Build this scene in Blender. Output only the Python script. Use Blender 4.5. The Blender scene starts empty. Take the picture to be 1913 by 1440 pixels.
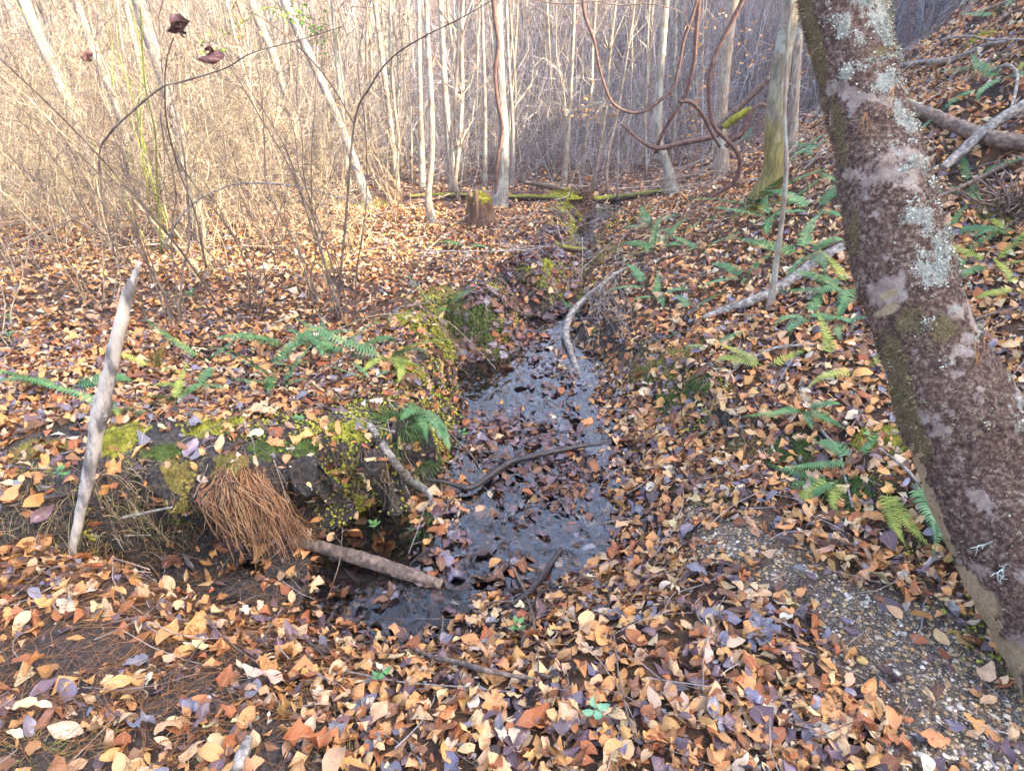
import bpy, math, random
import numpy as np
from mathutils import Vector, Matrix
from mathutils.bvhtree import BVHTree

rng = np.random.default_rng(7)
random.seed(7)
sc = bpy.context.scene
COL = sc.collection

# ------------------------------------------------------------------ camera, sky, sun, exposure
TH = math.radians(24.5); CT, ST = math.cos(TH), math.sin(TH); FPX = 1292.0
CAM = np.array([0.0, 0.0, 1.5])
cd = bpy.data.cameras.new('camera'); cam = bpy.data.objects.new('camera', cd); COL.objects.link(cam)
cd.sensor_width = 36; cd.lens = 36 * FPX / 1913; cd.clip_start = .05; cd.clip_end = 400
cam.location = CAM; cam.rotation_euler = (math.radians(90) - TH, 0, 0); sc.camera = cam

SUN_EL, SUN_ROT = math.radians(31), math.radians(112)
w = bpy.data.worlds.new('World'); sc.world = w; w.use_nodes = True
sky = w.node_tree.nodes.new('ShaderNodeTexSky'); sky.sky_type = 'NISHITA'; sky.sun_disc = False
sky.sun_elevation = SUN_EL; sky.sun_rotation = SUN_ROT; sky.air_density = .75; sky.dust_density = 4.0; sky.ozone_density = 1.0
bgn = w.node_tree.nodes['Background']; w.node_tree.links.new(sky.outputs[0], bgn.inputs[0]); bgn.inputs[1].default_value = .15
sl = bpy.data.lights.new('sun', 'SUN'); sl.energy = 2.7; sl.angle = math.radians(.6); sl.color = (1, .84, .60)
so = bpy.data.objects.new('sun', sl); COL.objects.link(so)
sdir = Vector((math.sin(SUN_ROT) * math.cos(SUN_EL), math.cos(SUN_ROT) * math.cos(SUN_EL), math.sin(SUN_EL)))
so.rotation_euler = sdir.to_track_quat('Z', 'Y').to_euler(); so.location = sdir * 60
sc.view_settings.view_transform = 'Standard'; sc.view_settings.look = 'None'
sc.view_settings.exposure = 3.0; sc.view_settings.gamma = 1; sc.view_settings.use_curve_mapping = False
sc.cycles.max_bounces = 5; sc.cycles.diffuse_bounces = 3; sc.cycles.transparent_max_bounces = 8
sc.cycles.use_denoising = True

# ------------------------------------------------------------------ projection helpers
def ray(u, v):
    a = (u - 956.5) / FPX; b = (720 - v) / FPX
    return np.array([a, CT + b * ST, b * CT - ST])
def P(u, v, z=0.0):
    d = ray(u, v); t = (z - CAM[2]) / d[2]; return CAM + d * t
def D(u, v, t):
    return CAM + ray(u, v) * t
def project(p):
    p = np.atleast_2d(p) - CAM
    dep = p[:, 1] * CT - p[:, 2] * ST
    up = p[:, 1] * ST + p[:, 2] * CT
    dep = np.maximum(dep, 1e-3)
    return np.stack([956.5 + FPX * p[:, 0] / dep, 720 - FPX * up / dep, dep], 1)

# ------------------------------------------------------------------ noise
def _h(ix, iy, iz, s):
    n = (ix.astype(np.int64) * 374761393 + iy.astype(np.int64) * 668265263 + iz.astype(np.int64) * 2147483647 + s * 1274126177) & 0xffffffff
    n = ((n ^ (n >> 13)) * 1274126177) & 0xffffffff
    n = (n ^ (n >> 16)) & 0xffffffff
    return n / 4294967295.0
def vnoise(x, y, z=None, s=0):
    x = np.asarray(x, float); y = np.asarray(y, float); z = np.zeros_like(x) if z is None else np.asarray(z, float)
    ix, iy, iz = np.floor(x), np.floor(y), np.floor(z); fx, fy, fz = x - ix, y - iy, z - iz
    fx, fy, fz = [f * f * (3 - 2 * f) for f in (fx, fy, fz)]
    r = 0
    for a in (0, 1):
        for b in (0, 1):
            for c in (0, 1):
                r = r + _h(ix + a, iy + b, iz + c, s) * (fx if a else 1 - fx) * (fy if b else 1 - fy) * (fz if c else 1 - fz)
    return r * 2 - 1
def fbm(x, y, z=None, s=0, o=4):
    r = 0; a = 1; f = 1; t = 0
    for i in range(o):
        r = r + a * vnoise(np.asarray(x) * f, np.asarray(y) * f, None if z is None else np.asarray(z) * f, s + i * 17); t += a; a *= .5; f *= 2.03
    return r / t
def sstep(a, b, x):
    t = np.clip((x - a) / (b - a), 0, 1); return t * t * (3 - 2 * t)

# ------------------------------------------------------------------ mesh helpers
def mesh_np(name, verts, faces, mats=(), smooth=True, vattr=None, midx=None):
    """faces: list of int arrays (M,3) or (M,4)"""
    me = bpy.data.meshes.new(name); verts = np.asarray(verts, np.float32)
    faces = [np.asarray(f, np.int32) for f in faces if len(f)]
    nl = sum(f.size for f in faces); npoly = sum(len(f) for f in faces)
    me.vertices.add(len(verts)); me.vertices.foreach_set('co', verts.ravel())
    me.loops.add(nl); me.loops.foreach_set('vertex_index', np.concatenate([f.ravel() for f in faces]))
    me.polygons.add(npoly)
    tot = np.concatenate([np.full(len(f), f.shape[1], np.int32) for f in faces])
    st = np.concatenate([[0], np.cumsum(tot)[:-1]]).astype(np.int32)
    me.polygons.foreach_set('loop_start', st)
    try: me.polygons.foreach_set('loop_total', tot)
    except Exception: pass
    for m in mats: me.materials.append(m)
    if midx is not None: me.polygons.foreach_set('material_index', np.asarray(midx, np.int32))
    me.update(calc_edges=True)
    me.polygons.foreach_set('use_smooth', np.full(npoly, smooth, bool))
    for k, a in (vattr or {}).items():
        a = np.asarray(a, np.float32)
        if a.ndim == 1:
            at = me.attributes.new(k, 'FLOAT', 'POINT'); at.data.foreach_set('value', a)
        elif a.shape[1] == 3:
            at = me.attributes.new(k, 'FLOAT_VECTOR', 'POINT'); at.data.foreach_set('vector', a.ravel())
        else:
            at = me.attributes.new(k, 'FLOAT_COLOR', 'POINT'); at.data.foreach_set('color', a.ravel())
    return me
USED = {}
def link(name, me, parent=None, **kw):
    o = bpy.data.objects.new(name, me); COL.objects.link(o)
    if parent is not None: o.parent = parent
    for k, v in kw.items(): o[k] = v
    return o
def thing(name, label, cat, loc=(0, 0, 0), group=None, me=None):
    o = bpy.data.objects.new(name, me); COL.objects.link(o); o.location = [float(c) for c in loc]
    o['label'] = label; o['category'] = cat
    if group: o['group'] = group
    return o

def tubes(paths, radii, sides=5, seed=0, squash=None):
    """paths (N,K,3), radii (N,K) -> verts, quads, tcoord(v along 0..1, around)"""
    paths = np.asarray(paths, float); radii = np.asarray(radii, float); N, K, _ = paths.shape
    T = np.gradient(paths, axis=1); T /= np.linalg.norm(T, axis=2, keepdims=True) + 1e-9
    ref = np.zeros((N, 1, 3)); mean = np.abs(T.mean(1)); k = mean.argmin(1); ref[np.arange(N), 0, k] = 1
    A = np.cross(T, np.broadcast_to(ref, T.shape)); A /= np.linalg.norm(A, axis=2, keepdims=True) + 1e-9
    B = np.cross(T, A)
    ang = np.linspace(0, 2 * math.pi, sides, endpoint=False)
    ca, sa = np.cos(ang), np.sin(ang)
    V = paths[:, :, None, :] + radii[:, :, None, None] * (A[:, :, None, :] * ca[None, None, :, None] + B[:, :, None, :] * sa[None, None, :, None])
    idx = np.arange(N * K * sides).reshape(N, K, sides)
    a = idx[:, :-1, :]; b = np.roll(a, -1, 2); c = idx[:, 1:, :]; d = np.roll(c, -1, 2)
    Q = np.stack([a, b, d, c], -1).reshape(-1, 4)
    return V.reshape(-1, 3), Q
class MB:
    def __init__(s): s.v = []; s.q = []; s.t = []; s.n = 0; s.att = {}
    def add(s, v, q=None, t=None, **att):
        v = np.asarray(v); s.v.append(v)
        if q is not None and len(q): s.q.append(np.asarray(q) + s.n)
        if t is not None and len(t): s.t.append(np.asarray(t) + s.n)
        for k, a in att.items():
            a = np.asarray(a, float)
            if a.ndim == 1 and a.size in (3, 4) and a.size != len(v): a = np.tile(a, (len(v), 1))
            s.att.setdefault(k, []).append(a)
        s.n += len(v)
    def mesh(s, name, mats, smooth=True):
        f = []
        if s.q: f.append(np.concatenate(s.q))
        if s.t: f.append(np.concatenate(s.t))
        return mesh_np(name, np.concatenate(s.v), f, mats, smooth, {k: np.concatenate(a) for k, a in s.att.items()})
def spline(pts, n):
    """Catmull-Rom through pts (K,3) sampled at n"""
    p = np.asarray(pts, float); p = np.vstack([2 * p[0] - p[1], p, 2 * p[-1] - p[-2]])
    m = len(p) - 3; s = np.linspace(0, m - 1e-6, n); i = s.astype(int); t = (s - i)[:, None]
    a, b, c, d = p[i], p[i + 1], p[i + 2], p[i + 3]
    return .5 * (2 * b + (c - a) * t + (2 * a - 5 * b + 4 * c - d) * t ** 2 + (3 * b - a - 3 * c + d) * t ** 3)
def interp_r(r, n):
    r = np.atleast_1d(r); return np.interp(np.linspace(0, 1, n), np.linspace(0, 1, len(r)), r)
def tube1(pts, r, n=14, sides=7, rough=0.0, seed=0, cap=True):
    c = spline(pts, n); rr = interp_r(r, n)
    v, q = tubes(c[None], rr[None], sides)
    t = []
    if cap:
        v = np.vstack([v, c[0], c[-1]]); m = n * sides
        for k in range(sides):
            t.append((m, (k + 1) % sides, k)); t.append((m + 1, (n - 1) * sides + k, (n - 1) * sides + (k + 1) % sides))
    if rough:
        cc = np.vstack([np.repeat(c, sides, 0), c[0], c[-1]])[:len(v)]
        d = v - cc; f = 1 + rough * fbm(v[:, 0] * 30, v[:, 1] * 30, v[:, 2] * 30, seed, 3)[:, None] * 1.6
        v = cc + d * f
    return v, q, np.array(t, int).reshape(-1, 3)

# ------------------------------------------------------------------ materials
def new_mat(name):
    m = bpy.data.materials.new(name); m.use_nodes = True; nt = m.node_tree
    return m, nt, nt.nodes['Principled BSDF']
def N(nt, typ, **kw):
    n = nt.nodes.new(typ)
    for k, v in kw.items():
        if k in ('inp',):
            for a, b in v.items(): n.inputs[a].default_value = b
        else: setattr(n, k, v)
    return n
def L(nt, a, b): nt.links.new(a, b)
def ramp(nt, fac, stops, interp='LINEAR'):
    r = nt.nodes.new('ShaderNodeValToRGB'); r.color_ramp.interpolation = interp; e = r.color_ramp.elements
    while len(e) < len(stops): e.new(.5)
    for i, (p, c) in enumerate(stops): e[i].position = p; e[i].color = (*c, 1) if len(c) == 3 else c
    L(nt, fac, r.inputs[0]); return r.outputs[0]
def mixc(nt, fac, a, b, bt='MIX'):
    n = nt.nodes.new('ShaderNodeMix'); n.data_type = 'RGBA'; n.blend_type = bt
    if isinstance(fac, (int, float)): n.inputs[0].default_value = fac
    else: L(nt, fac, n.inputs[0])
    for s, c in ((6, a), (7, b)):
        if isinstance(c, tuple): n.inputs[s].default_value = (*c, 1)
        else: L(nt, c, n.inputs[s])
    return n.outputs[2]
def noise(nt, vec, scale, detail=4, rough=.6, dist=0):
    n = N(nt, 'ShaderNodeTexNoise', inp={'Scale': scale, 'Detail': detail, 'Roughness': rough, 'Distortion': dist})
    if vec is not None: L(nt, vec, n.inputs['Vector'])
    return n.outputs['Fac']
def bump(nt, h, bsdf, strength=.5, dist=.01):
    b = N(nt, 'ShaderNodeBump', inp={'Strength': strength, 'Distance': dist}); L(nt, h, b.inputs['Height']); L(nt, b.outputs[0], bsdf.inputs['Normal'])
def math_(nt, op, a, b=None, c=None):
    n = nt.nodes.new('ShaderNodeMath'); n.operation = op
    for i, x in enumerate((a, b, c)):
        if x is None: continue
        if isinstance(x, (int, float)): n.inputs[i].default_value = x
        else: L(nt, x, n.inputs[i])
    return n.outputs[0]

def leaf_material(name, per_object):
    m, nt, b = new_mat(name)
    if per_object:
        oi = N(nt, 'ShaderNodeObjectInfo'); tint = oi.outputs['Color']; wet = oi.outputs['Alpha']
    else:
        a = N(nt, 'ShaderNodeAttribute', attribute_name='tint'); tint = a.outputs['Color']; wet = a.outputs['Alpha']
    uv = N(nt, 'ShaderNodeAttribute', attribute_name='luv').outputs['Vector']
    sp = N(nt, 'ShaderNodeSeparateXYZ'); L(nt, uv, sp.inputs[0])
    ay = math_(nt, 'ABSOLUTE', sp.outputs[1])
    vein = math_(nt, 'FRACT', math_(nt, 'SUBTRACT', math_(nt, 'MULTIPLY', sp.outputs[0], 8.0), math_(nt, 'MULTIPLY', ay, 2.2)))
    vl = math_(nt, 'LESS_THAN', vein, .16); mid = math_(nt, 'LESS_THAN', ay, .055)
    geo = N(nt, 'ShaderNodeNewGeometry')
    n1 = noise(nt, geo.outputs['Position'], 55, 3, .6); n2 = noise(nt, geo.outputs['Position'], 220, 2, .5)
    c = mixc(nt, math_(nt, 'MULTIPLY', n1, .55), tint, (.10, .052, .03))
    c = mixc(nt, math_(nt, 'MULTIPLY', vl, .22), c, (.12, .06, .03))
    c = mixc(nt, math_(nt, 'MULTIPLY', mid, .4), c, (.5, .34, .2))
    spots = math_(nt, 'GREATER_THAN', n2, .66)
    c = mixc(nt, math_(nt, 'MULTIPLY', spots, .35), c, (.06, .035, .03))
    L(nt, c, b.inputs['Base Color'])
    L(nt, math_(nt, 'SUBTRACT', .78, math_(nt, 'MULTIPLY', wet, .5)), b.inputs['Roughness'])
    b.inputs['Specular IOR Level'].default_value = .5
    h = math_(nt, 'ADD', math_(nt, 'MULTIPLY', vl, -.5), n1)
    bump(nt, h, b, .5, .003)
    return m
M_LEAF = leaf_material('leaf_mass', False); M_LEAF1 = leaf_material('leaf_single', True)

def simple_mat(name, stops, scale=40, rough=.8, bs=.6, bd=.004, stretch=None, detail=5):
    m, nt, b = new_mat(name)
    tc = N(nt, 'ShaderNodeNewGeometry').outputs['Position']
    if stretch:
        mp = N(nt, 'ShaderNodeMapping'); mp.inputs['Scale'].default_value = stretch; L(nt, tc, mp.inputs[0]); tc = mp.outputs[0]
    n = noise(nt, tc, scale, detail, .65)
    L(nt, ramp(nt, n, stops), b.inputs['Base Color']); b.inputs['Roughness'].default_value = rough
    bump(nt, n, b, bs, bd)
    return m
M_MOSS = simple_mat('moss', [(.25, (.08, .09, .012)), (.5, (.24, .24, .025)), (.75, (.46, .42, .06))], 30, .9, .8)
M_MOSSD = simple_mat('dark_moss', [(.25, (.03, .05, .012)), (.5, (.07, .11, .02)), (.75, (.16, .2, .03))], 30, .9, .8)
M_GRASS = simple_mat('dry_grass', [(.3, (.12, .11, .03)), (.55, (.3, .25, .08)), (.75, (.5, .4, .18))], 20, .8)
M_GRASSG = simple_mat('green_grass', [(.3, (.04, .09, .02)), (.55, (.1, .17, .03)), (.75, (.28, .28, .08))], 20, .7)
M_FERN = simple_mat('fern_green', [(.3, (.03, .085, .025)), (.5, (.065, .18, .05)), (.75, (.19, .32, .09))], 9, .45, .3, .002)
M_FERNB = simple_mat('fern_blue', [(.3, (.035, .11, .04)), (.5, (.085, .21, .075)), (.75, (.22, .36, .14))], 9, .45, .3, .002)
M_FERNY = simple_mat('fern_yellow', [(.3, (.12, .16, .02)), (.5, (.28, .33, .05)), (.75, (.5, .45, .1))], 9, .5, .3, .002)
M_RIB = simple_mat('fern_rib', [(.3, (.12, .16, .05)), (.7, (.3, .3, .1))], 20)
M_NEEDLE = simple_mat('pine_needle', [(.3, (.14, .055, .02)), (.5, (.3, .13, .04)), (.7, (.5, .26, .09))], 60, .6, .2)
M_WHITEWOOD = simple_mat('pale_barkless_wood', [(.34, (.06, .055, .055)), (.46, (.2, .18, .17)), (.52, (.42, .38, .33)), (.7, (.62, .55, .44))], 15, .8, 1, .006, (1, 1, .35))
M_GREYWOOD = simple_mat('grey_bark', [(.3, (.05, .042, .04)), (.47, (.19, .17, .15)), (.6, (.36, .33, .29)), (.75, (.55, .55, .48))], 45, .85, .9, .005)
M_BROWNWOOD = simple_mat('weathered_wood', [(.3, (.05, .035, .028)), (.5, (.15, .105, .08)), (.72, (.34, .25, .18))], 45, .8, .9, .005, (1, .5, 1))
M_WETWOOD = simple_mat('wet_dark_wood', [(.3, (.012, .01, .01)), (.6, (.045, .035, .035)), (.8, (.12, .09, .08))], 60, .35, .9, .004)
M_ROT = simple_mat('rotten_wood', [(.3, (.03, .018, .012)), (.5, (.11, .06, .04)), (.75, (.26, .15, .09))], 35, .9, 1, .01, (1, 1, .2))
M_VINE = simple_mat('vine_bark', [(.3, (.055, .03, .026)), (.55, (.15, .085, .07)), (.75, (.3, .2, .15))], 50, .85, .9, .004, (1, 1, .4))
M_ROOT = simple_mat('root', [(.3, (.07, .045, .03)), (.6, (.2, .14, .09)), (.8, (.38, .28, .18))], 80, .8)
M_SHRUB = simple_mat('shrub_bark', [(.3, (.12, .085, .05)), (.5, (.31, .24, .145)), (.72, (.57, .47, .31))], 14, .7, .3)
M_SHRUBD = simple_mat('shrub_bark_dark', [(.3, (.05, .035, .03)), (.5, (.14, .1, .08)), (.72, (.32, .25, .17))], 12, .7, .3)
M_SHRUBG = simple_mat('green_stem', [(.3, (.08, .1, .02)), (.5, (.2, .23, .05)), (.72, (.42, .38, .14))], 12, .6, .3)
M_TWIG = None
M_OLIVE = simple_mat('olive_moss', [(.25, (.07, .06, .015)), (.5, (.19, .16, .04)), (.75, (.38, .3, .08))], 30, .9, .8)
def tinted(name, n_amt=.5, scale=25, rough=.8, stretch=(1, 1, 1), bd=.004):
    m, nt, b = new_mat(name)
    a = N(nt, 'ShaderNodeAttribute', attribute_name='tint')
    tc = N(nt, 'ShaderNodeNewGeometry').outputs['Position']
    mp = N(nt, 'ShaderNodeMapping'); mp.inputs['Scale'].default_value = stretch; L(nt, tc, mp.inputs[0])
    n = noise(nt, mp.outputs[0], scale, 4, .6)
    f = ramp(nt, n, [(.3, (1 - n_amt,) * 3), (.7, (1 + n_amt * .6,) * 3)])
    L(nt, mixc(nt, 1.0, a.outputs['Color'], f, 'MULTIPLY'), b.inputs['Base Color']); b.inputs['Roughness'].default_value = rough
    bump(nt, n, b, .6, bd)
    return m
M_TWIG = tinted('twig'); M_STONE = tinted('pebble', .35, 90, .55)

def bark_material(name, cols, moss=.0, mosscol=(.2, .2, .03), scale=18, stretch=(1, 1, .25), lich=.55):
    m, nt, b = new_mat(name)
    g = N(nt, 'ShaderNodeNewGeometry').outputs['Position']
    mp = N(nt, 'ShaderNodeMapping'); mp.inputs['Scale'].default_value = stretch; L(nt, g, mp.inputs[0])
    n = noise(nt, mp.outputs[0], scale * 2.5, 6, .7, .3)
    c = ramp(nt, n, [(.3, cols[0]), (.5, cols[1]), (.7, cols[2])])
    big = noise(nt, g, 7, 4, .6)
    c = mixc(nt, ramp(nt, big, [(.5, (0, 0, 0)), (.62, (.75, .75, .75))]), c, (.36, .4, .34))
    if moss:
        sp = N(nt, 'ShaderNodeSeparateXYZ'); L(nt, N(nt, 'ShaderNodeTexCoord').outputs['Object'], sp.inputs[0])
        hz = math_(nt, 'ADD', math_(nt, 'MULTIPLY', sp.outputs[2], -1.1 / moss), math_(nt, 'ADD', math_(nt, 'MULTIPLY', big, 1.6), .35))
        hz = N(nt, 'ShaderNodeClamp').inputs[0].node if False else hz
        c = mixc(nt, ramp(nt, hz, [(.25, (0, 0, 0)), (.6, (.85, .85, .85))]), c, ramp(nt, n, [(.3, (.06, .055, .012)), (.5, (.17, .14, .03)), (.7, (.33, .27, .07))]))
    L(nt, c, b.inputs['Base Color']); b.inputs['Roughness'].default_value = .88
    bump(nt, n, b, .9, .012)
    return m
M_BARKG = bark_material('bark_grey', [(.07, .06, .055), (.2, .18, .17), (.4, .37, .34)])
M_BARKT = bark_material('bark_tan', [(.1, .075, .055), (.28, .22, .17), (.5, .43, .35)])
M_BARKP = bark_material('bark_pale', [(.1, .085, .07), (.27, .23, .19), (.5, .44, .37)])
M_BARKM = bark_material('bark_mossy', [(.07, .06, .045), (.2, .17, .12), (.38, .34, .27)], moss=1.0, mosscol=(.2, .17, .035))

# ------------------------------------------------------------------ terrain
def pseg(px, py, A, B):
    d = B - A; t = np.clip(((px - A[0]) * d[0] + (py - A[1]) * d[1]) / (d @ d + 1e-12), 0, 1)
    return np.hypot(px - A[0] - t * d[0], py - A[1] - t * d[1]), t
def pdist(px, py, poly, vals=None):
    best = np.full(px.shape, 1e9); bv = np.zeros(px.shape)
    for i in range(len(poly) - 1):
        d, t = pseg(px, py, poly[i], poly[i + 1]); k = d < best; best = np.where(k, d, best)
        if vals is not None: bv = np.where(k, vals[i] * (1 - t) + vals[i + 1] * t, bv)
    return best, bv
def inside(px, py, poly):
    r = np.zeros(px.shape, bool); n = len(poly)
    for i in range(n):
        x1, y1 = poly[i]; x2, y2 = poly[(i + 1) % n]
        if y1 == y2: continue
        c = ((y1 > py) != (y2 > py)) & (px < (x2 - x1) * (py - y1) / (y2 - y1) + x1); r ^= c
    return r
def gp(pix, z): return np.array([P(u, v, z)[:2] for u, v in pix])
# main channel (pixel, half width m)
CH = [(760, 1120), (1000, 1000), (1010, 880), (965, 760), (960, 660), (1005, 585), (1010, 545), (1062, 478), (1085, 440), (1075, 405), (1110, 380)]
CHP = np.array([P(u, v, -.27 + .032 * i)[:2] for i, (u, v) in enumerate(CH)])
CHW = np.array([.12, .17, .24, .33, .38, .26, .24, .16, .14, .14, .12])
GU = gp([(185, 985), (330, 1035), (480, 1065), (640, 1070), (780, 1060), (1000, 1000)], -.2)
GUW = np.array([.04, .12, .17, .2, .22, .25])
LE = [(1075, 372), (1055, 415), (1050, 455), (1062, 478), (1048, 508), (1000, 520), (955, 515), (940, 545), (950, 566), (905, 590), (850, 590), (825, 585), (812, 625), (798, 680), (800, 730), (775, 790), (735, 815), (690, 800), (600, 835), (480, 855), (330, 885), (230, 925), (150, 965), (40, 990), (-700, 1050)]
LEP = gp(LE, .08)
HPOLY = np.vstack([GU[:5], LEP[16:22]] if False else [GU[:5], gp(LE[16:22], .02)])
LPOLY = np.vstack([LEP, [[-30, 1.2], [-30, 11], [LEP[0, 0], 11]]])
RE = [(1950, 1420), (1880, 1230), (1760, 1070), (1610, 985), (1480, 870), (1320, 800), (1200, 720), (1150, 650), (1075, 600), (1080, 530), (1110, 480), (1130, 430), (1160, 400)]
REP = gp(RE, -.06)
REP = np.vstack([[[1.5, -8], [1.45, .2]], REP, [[1.75, 9.4], [2.5, 11.5], [4.5, 14], [7.5, 19], [10, 25], [14, 35], [30, 45]]])  # far points added to run the hill on and shade the far wood
RPOLY = np.vstack([REP, [[60, 45], [60, -8]]])

def height(x, y):
    x = np.asarray(x, float); y = np.asarray(y, float)
    zb = -.27 + .03 * (np.clip(y, 1.2, 12) - 2)
    d1, w1 = pdist(x, y, CHP, CHW); d2, w2 = pdist(x, y, GU, GUW); hp = inside(x, y, HPOLY); dh_, _ = pdist(x, y, HPOLY); d2 = np.where(hp, 0, d2); d2 = np.where(hp, d2, np.minimum(d2, dh_ + w2))
    c = np.minimum(sstep(0, 1, (d1 - w1) / .75), sstep(0, 1, (d2 - w2) / .28)); pl = P(690, 1115, -.25); zb = zb + .05 * np.exp(-(d2 / .4) ** 2) * sstep(-.6, -.85, x) - .05 * np.exp(-((x - pl[0]) ** 2 + (y - pl[1]) ** 2) / .15 ** 2)
    dep = np.clip(d1 - w1, 0, 1)
    top0 = .0 + .035 * sstep(.3, -2.5, x)
    bed = zb + (top0 - zb) * c
    bed = bed + .03 * fbm(x * 3.2, y * 2.6, s=3) + .01 * fbm(x * 14, y * 14, s=5)
    dl, _ = pdist(x, y, LEP); inl = inside(x, y, LPOLY); sl_ = np.where(inl, dl, -dl)
    sl_ = sl_ + .05 * fbm(x * 4.5, y * 4.5, s=9) + .02 * fbm(x * 15, y * 15, s=11)
    far = sstep(10.5, 8.5, y)
    ltop = .10 + .05 * sstep(-.1, -.5, x) * sstep(3, 2.4, y) + .05 * np.exp(-((dl - .12) / .22) ** 2) + .05 * fbm(x * .9, y * .9, s=21) + .035 * fbm(x * 2.6, y * 2.6, s=22) + .012 * fbm(x * 9, y * 9, s=23) + .012 * np.clip(y - 3, 0, 20) - .06 * sstep(4, 6, y)
    hol = sstep(-.15, -.35, x) * sstep(3.2, 2.7, y)
    fl = sstep(-.10 - .06 * (1 - hol), .05 + .03 * (1 - hol), sl_ + (.05 + .09 * hol) * fbm(x * (9 - 3 * hol), y * (9 - 3 * hol), s=12))
    z = bed + (np.maximum(ltop, bed + .02) - bed) * fl * far + (1 - far) * fl * 0
    dr, _ = pdist(x, y, REP); inr = inside(x, y, RPOLY); sr = np.where(inr, dr, -dr) + .06 * fbm(x * 4, y * 4, s=31) + .02 * fbm(x * 13, y * 13, s=32)
    d = np.clip(sr, 0, None); dd = np.minimum(d, 3.6)
    hill = .12 * sstep(-.12, .16, sr) * sstep(.5, 2.2, y) + .24 * dd + .10 * dd * dd + .80 * np.clip(d - 3.6, 0, 9) + .15 * np.clip(d - 12.6, 0, 30)
    hill = hill + sstep(4.5, 9, d) * (3.6 * sstep(-1.5, -3.5, y) + 4.5 * sstep(7, 10, y))  # unseen ridges added beyond view, shaped to shade foreground and far wood
    z = z + hill * (1 + .10 * fbm(x * .7, y * .7, s=41)) + .05 * fbm(x * 1.7, y * 1.7, s=42) * sstep(.2, 1.2, d)
    # forest floor beyond and the far hillside
    f2 = sstep(8.5, 11, y)
    z = z * (1 - f2 * (1 - sstep(0, 1, d))) + f2 * (1 - sstep(0, 1, d)) * (.05 + .06 * fbm(x * .6, y * .6, s=51) + .03 * fbm(x * 2.4, y * 2.4, s=52))
    rise = np.clip(y - 13 - .12 * x, 0, None)
    z = z + .015 * rise ** 2 * (rise < 10) + (rise >= 10) * (1.5 + .3 * (rise - 10)) 
    lr = np.clip(-x - 10, 0, None); z = z + .02 * lr ** 1.6
    return z

def axis(knots):
    out = []
    for a, b, n in knots: out.append(np.linspace(a, b, n, endpoint=False))
    return np.concatenate(out + [[knots[-1][1]]])
gx = axis([(-60, -14, 24), (-14, -5, 46), (-5, -2.6, 44), (-2.6, 2.6, 165), (2.6, 5, 50), (5, 14, 46), (14, 60, 24)])
gy = axis([(-22, 0, 20), (0, .8, 10), (.8, 3.6, 108), (3.6, 7, 80), (7, 12, 80), (12, 20, 50), (20, 75, 50)])
GX, GY = np.meshgrid(gx, gy); GZ = height(GX, GY)
TX, TY = GX.copy(), GY.copy()
# undercut: push the lip of the ledge out over the hollow
dl, _ = pdist(GX, GY, LEP[17:24]); 
lip = np.exp(-(dl / .16) ** 2) * sstep(-.12, .05, GZ) * sstep(-1.6, -1.2, GX) * sstep(-.2, -.4, GX)
TY = TY - .32 * lip
_P = np.stack([TX, TY, GZ], -1); _n = np.cross(np.gradient(_P, axis=1), np.gradient(_P, axis=0)); _n /= np.linalg.norm(_n, axis=2, keepdims=True) + 1e-9
_st = np.clip(sstep(.93, .6, _n[..., 2]) + .6 * np.exp(-(pdist(GX, GY, GU[:5])[0] / .25) ** 2), 0, 1) * (GY > .8) * (GY < 8) * (np.abs(GX) < 5)
_d = (.085 * fbm(TX * 7, TY * 7, GZ * 9, 71, 3) + .045 * fbm(TX * 20, TY * 20, GZ * 20, 72, 3)) * _st
_P = _P + _n * _d[..., None]; TX, TY, GZ = _P[..., 0], _P[..., 1], _P[..., 2]
TV = np.stack([TX, TY, GZ], -1).reshape(-1, 3); ny, nx = GX.shape
ii = np.arange(ny * nx).reshape(ny, nx)
TQ = np.stack([ii[:-1, :-1], ii[:-1, 1:], ii[1:, 1:], ii[1:, :-1]], -1).reshape(-1, 4)
BVH = BVHTree.FromPolygons([tuple(v) for v in TV.tolist()], TQ.tolist())
def G(u, v):
    d = ray(u, v); h = BVH.ray_cast(Vector(CAM), Vector(d).normalized(), 300)
    return np.array(h[0]) if h[0] is not None else P(u, v, 0)
def ground(x, y):
    h = BVH.ray_cast(Vector((x, y, 30)), Vector((0, 0, -1)), 60)
    return (h[0].z, np.array(h[1])) if h[0] is not None else (0., np.array([0, 0, 1.]))

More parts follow.
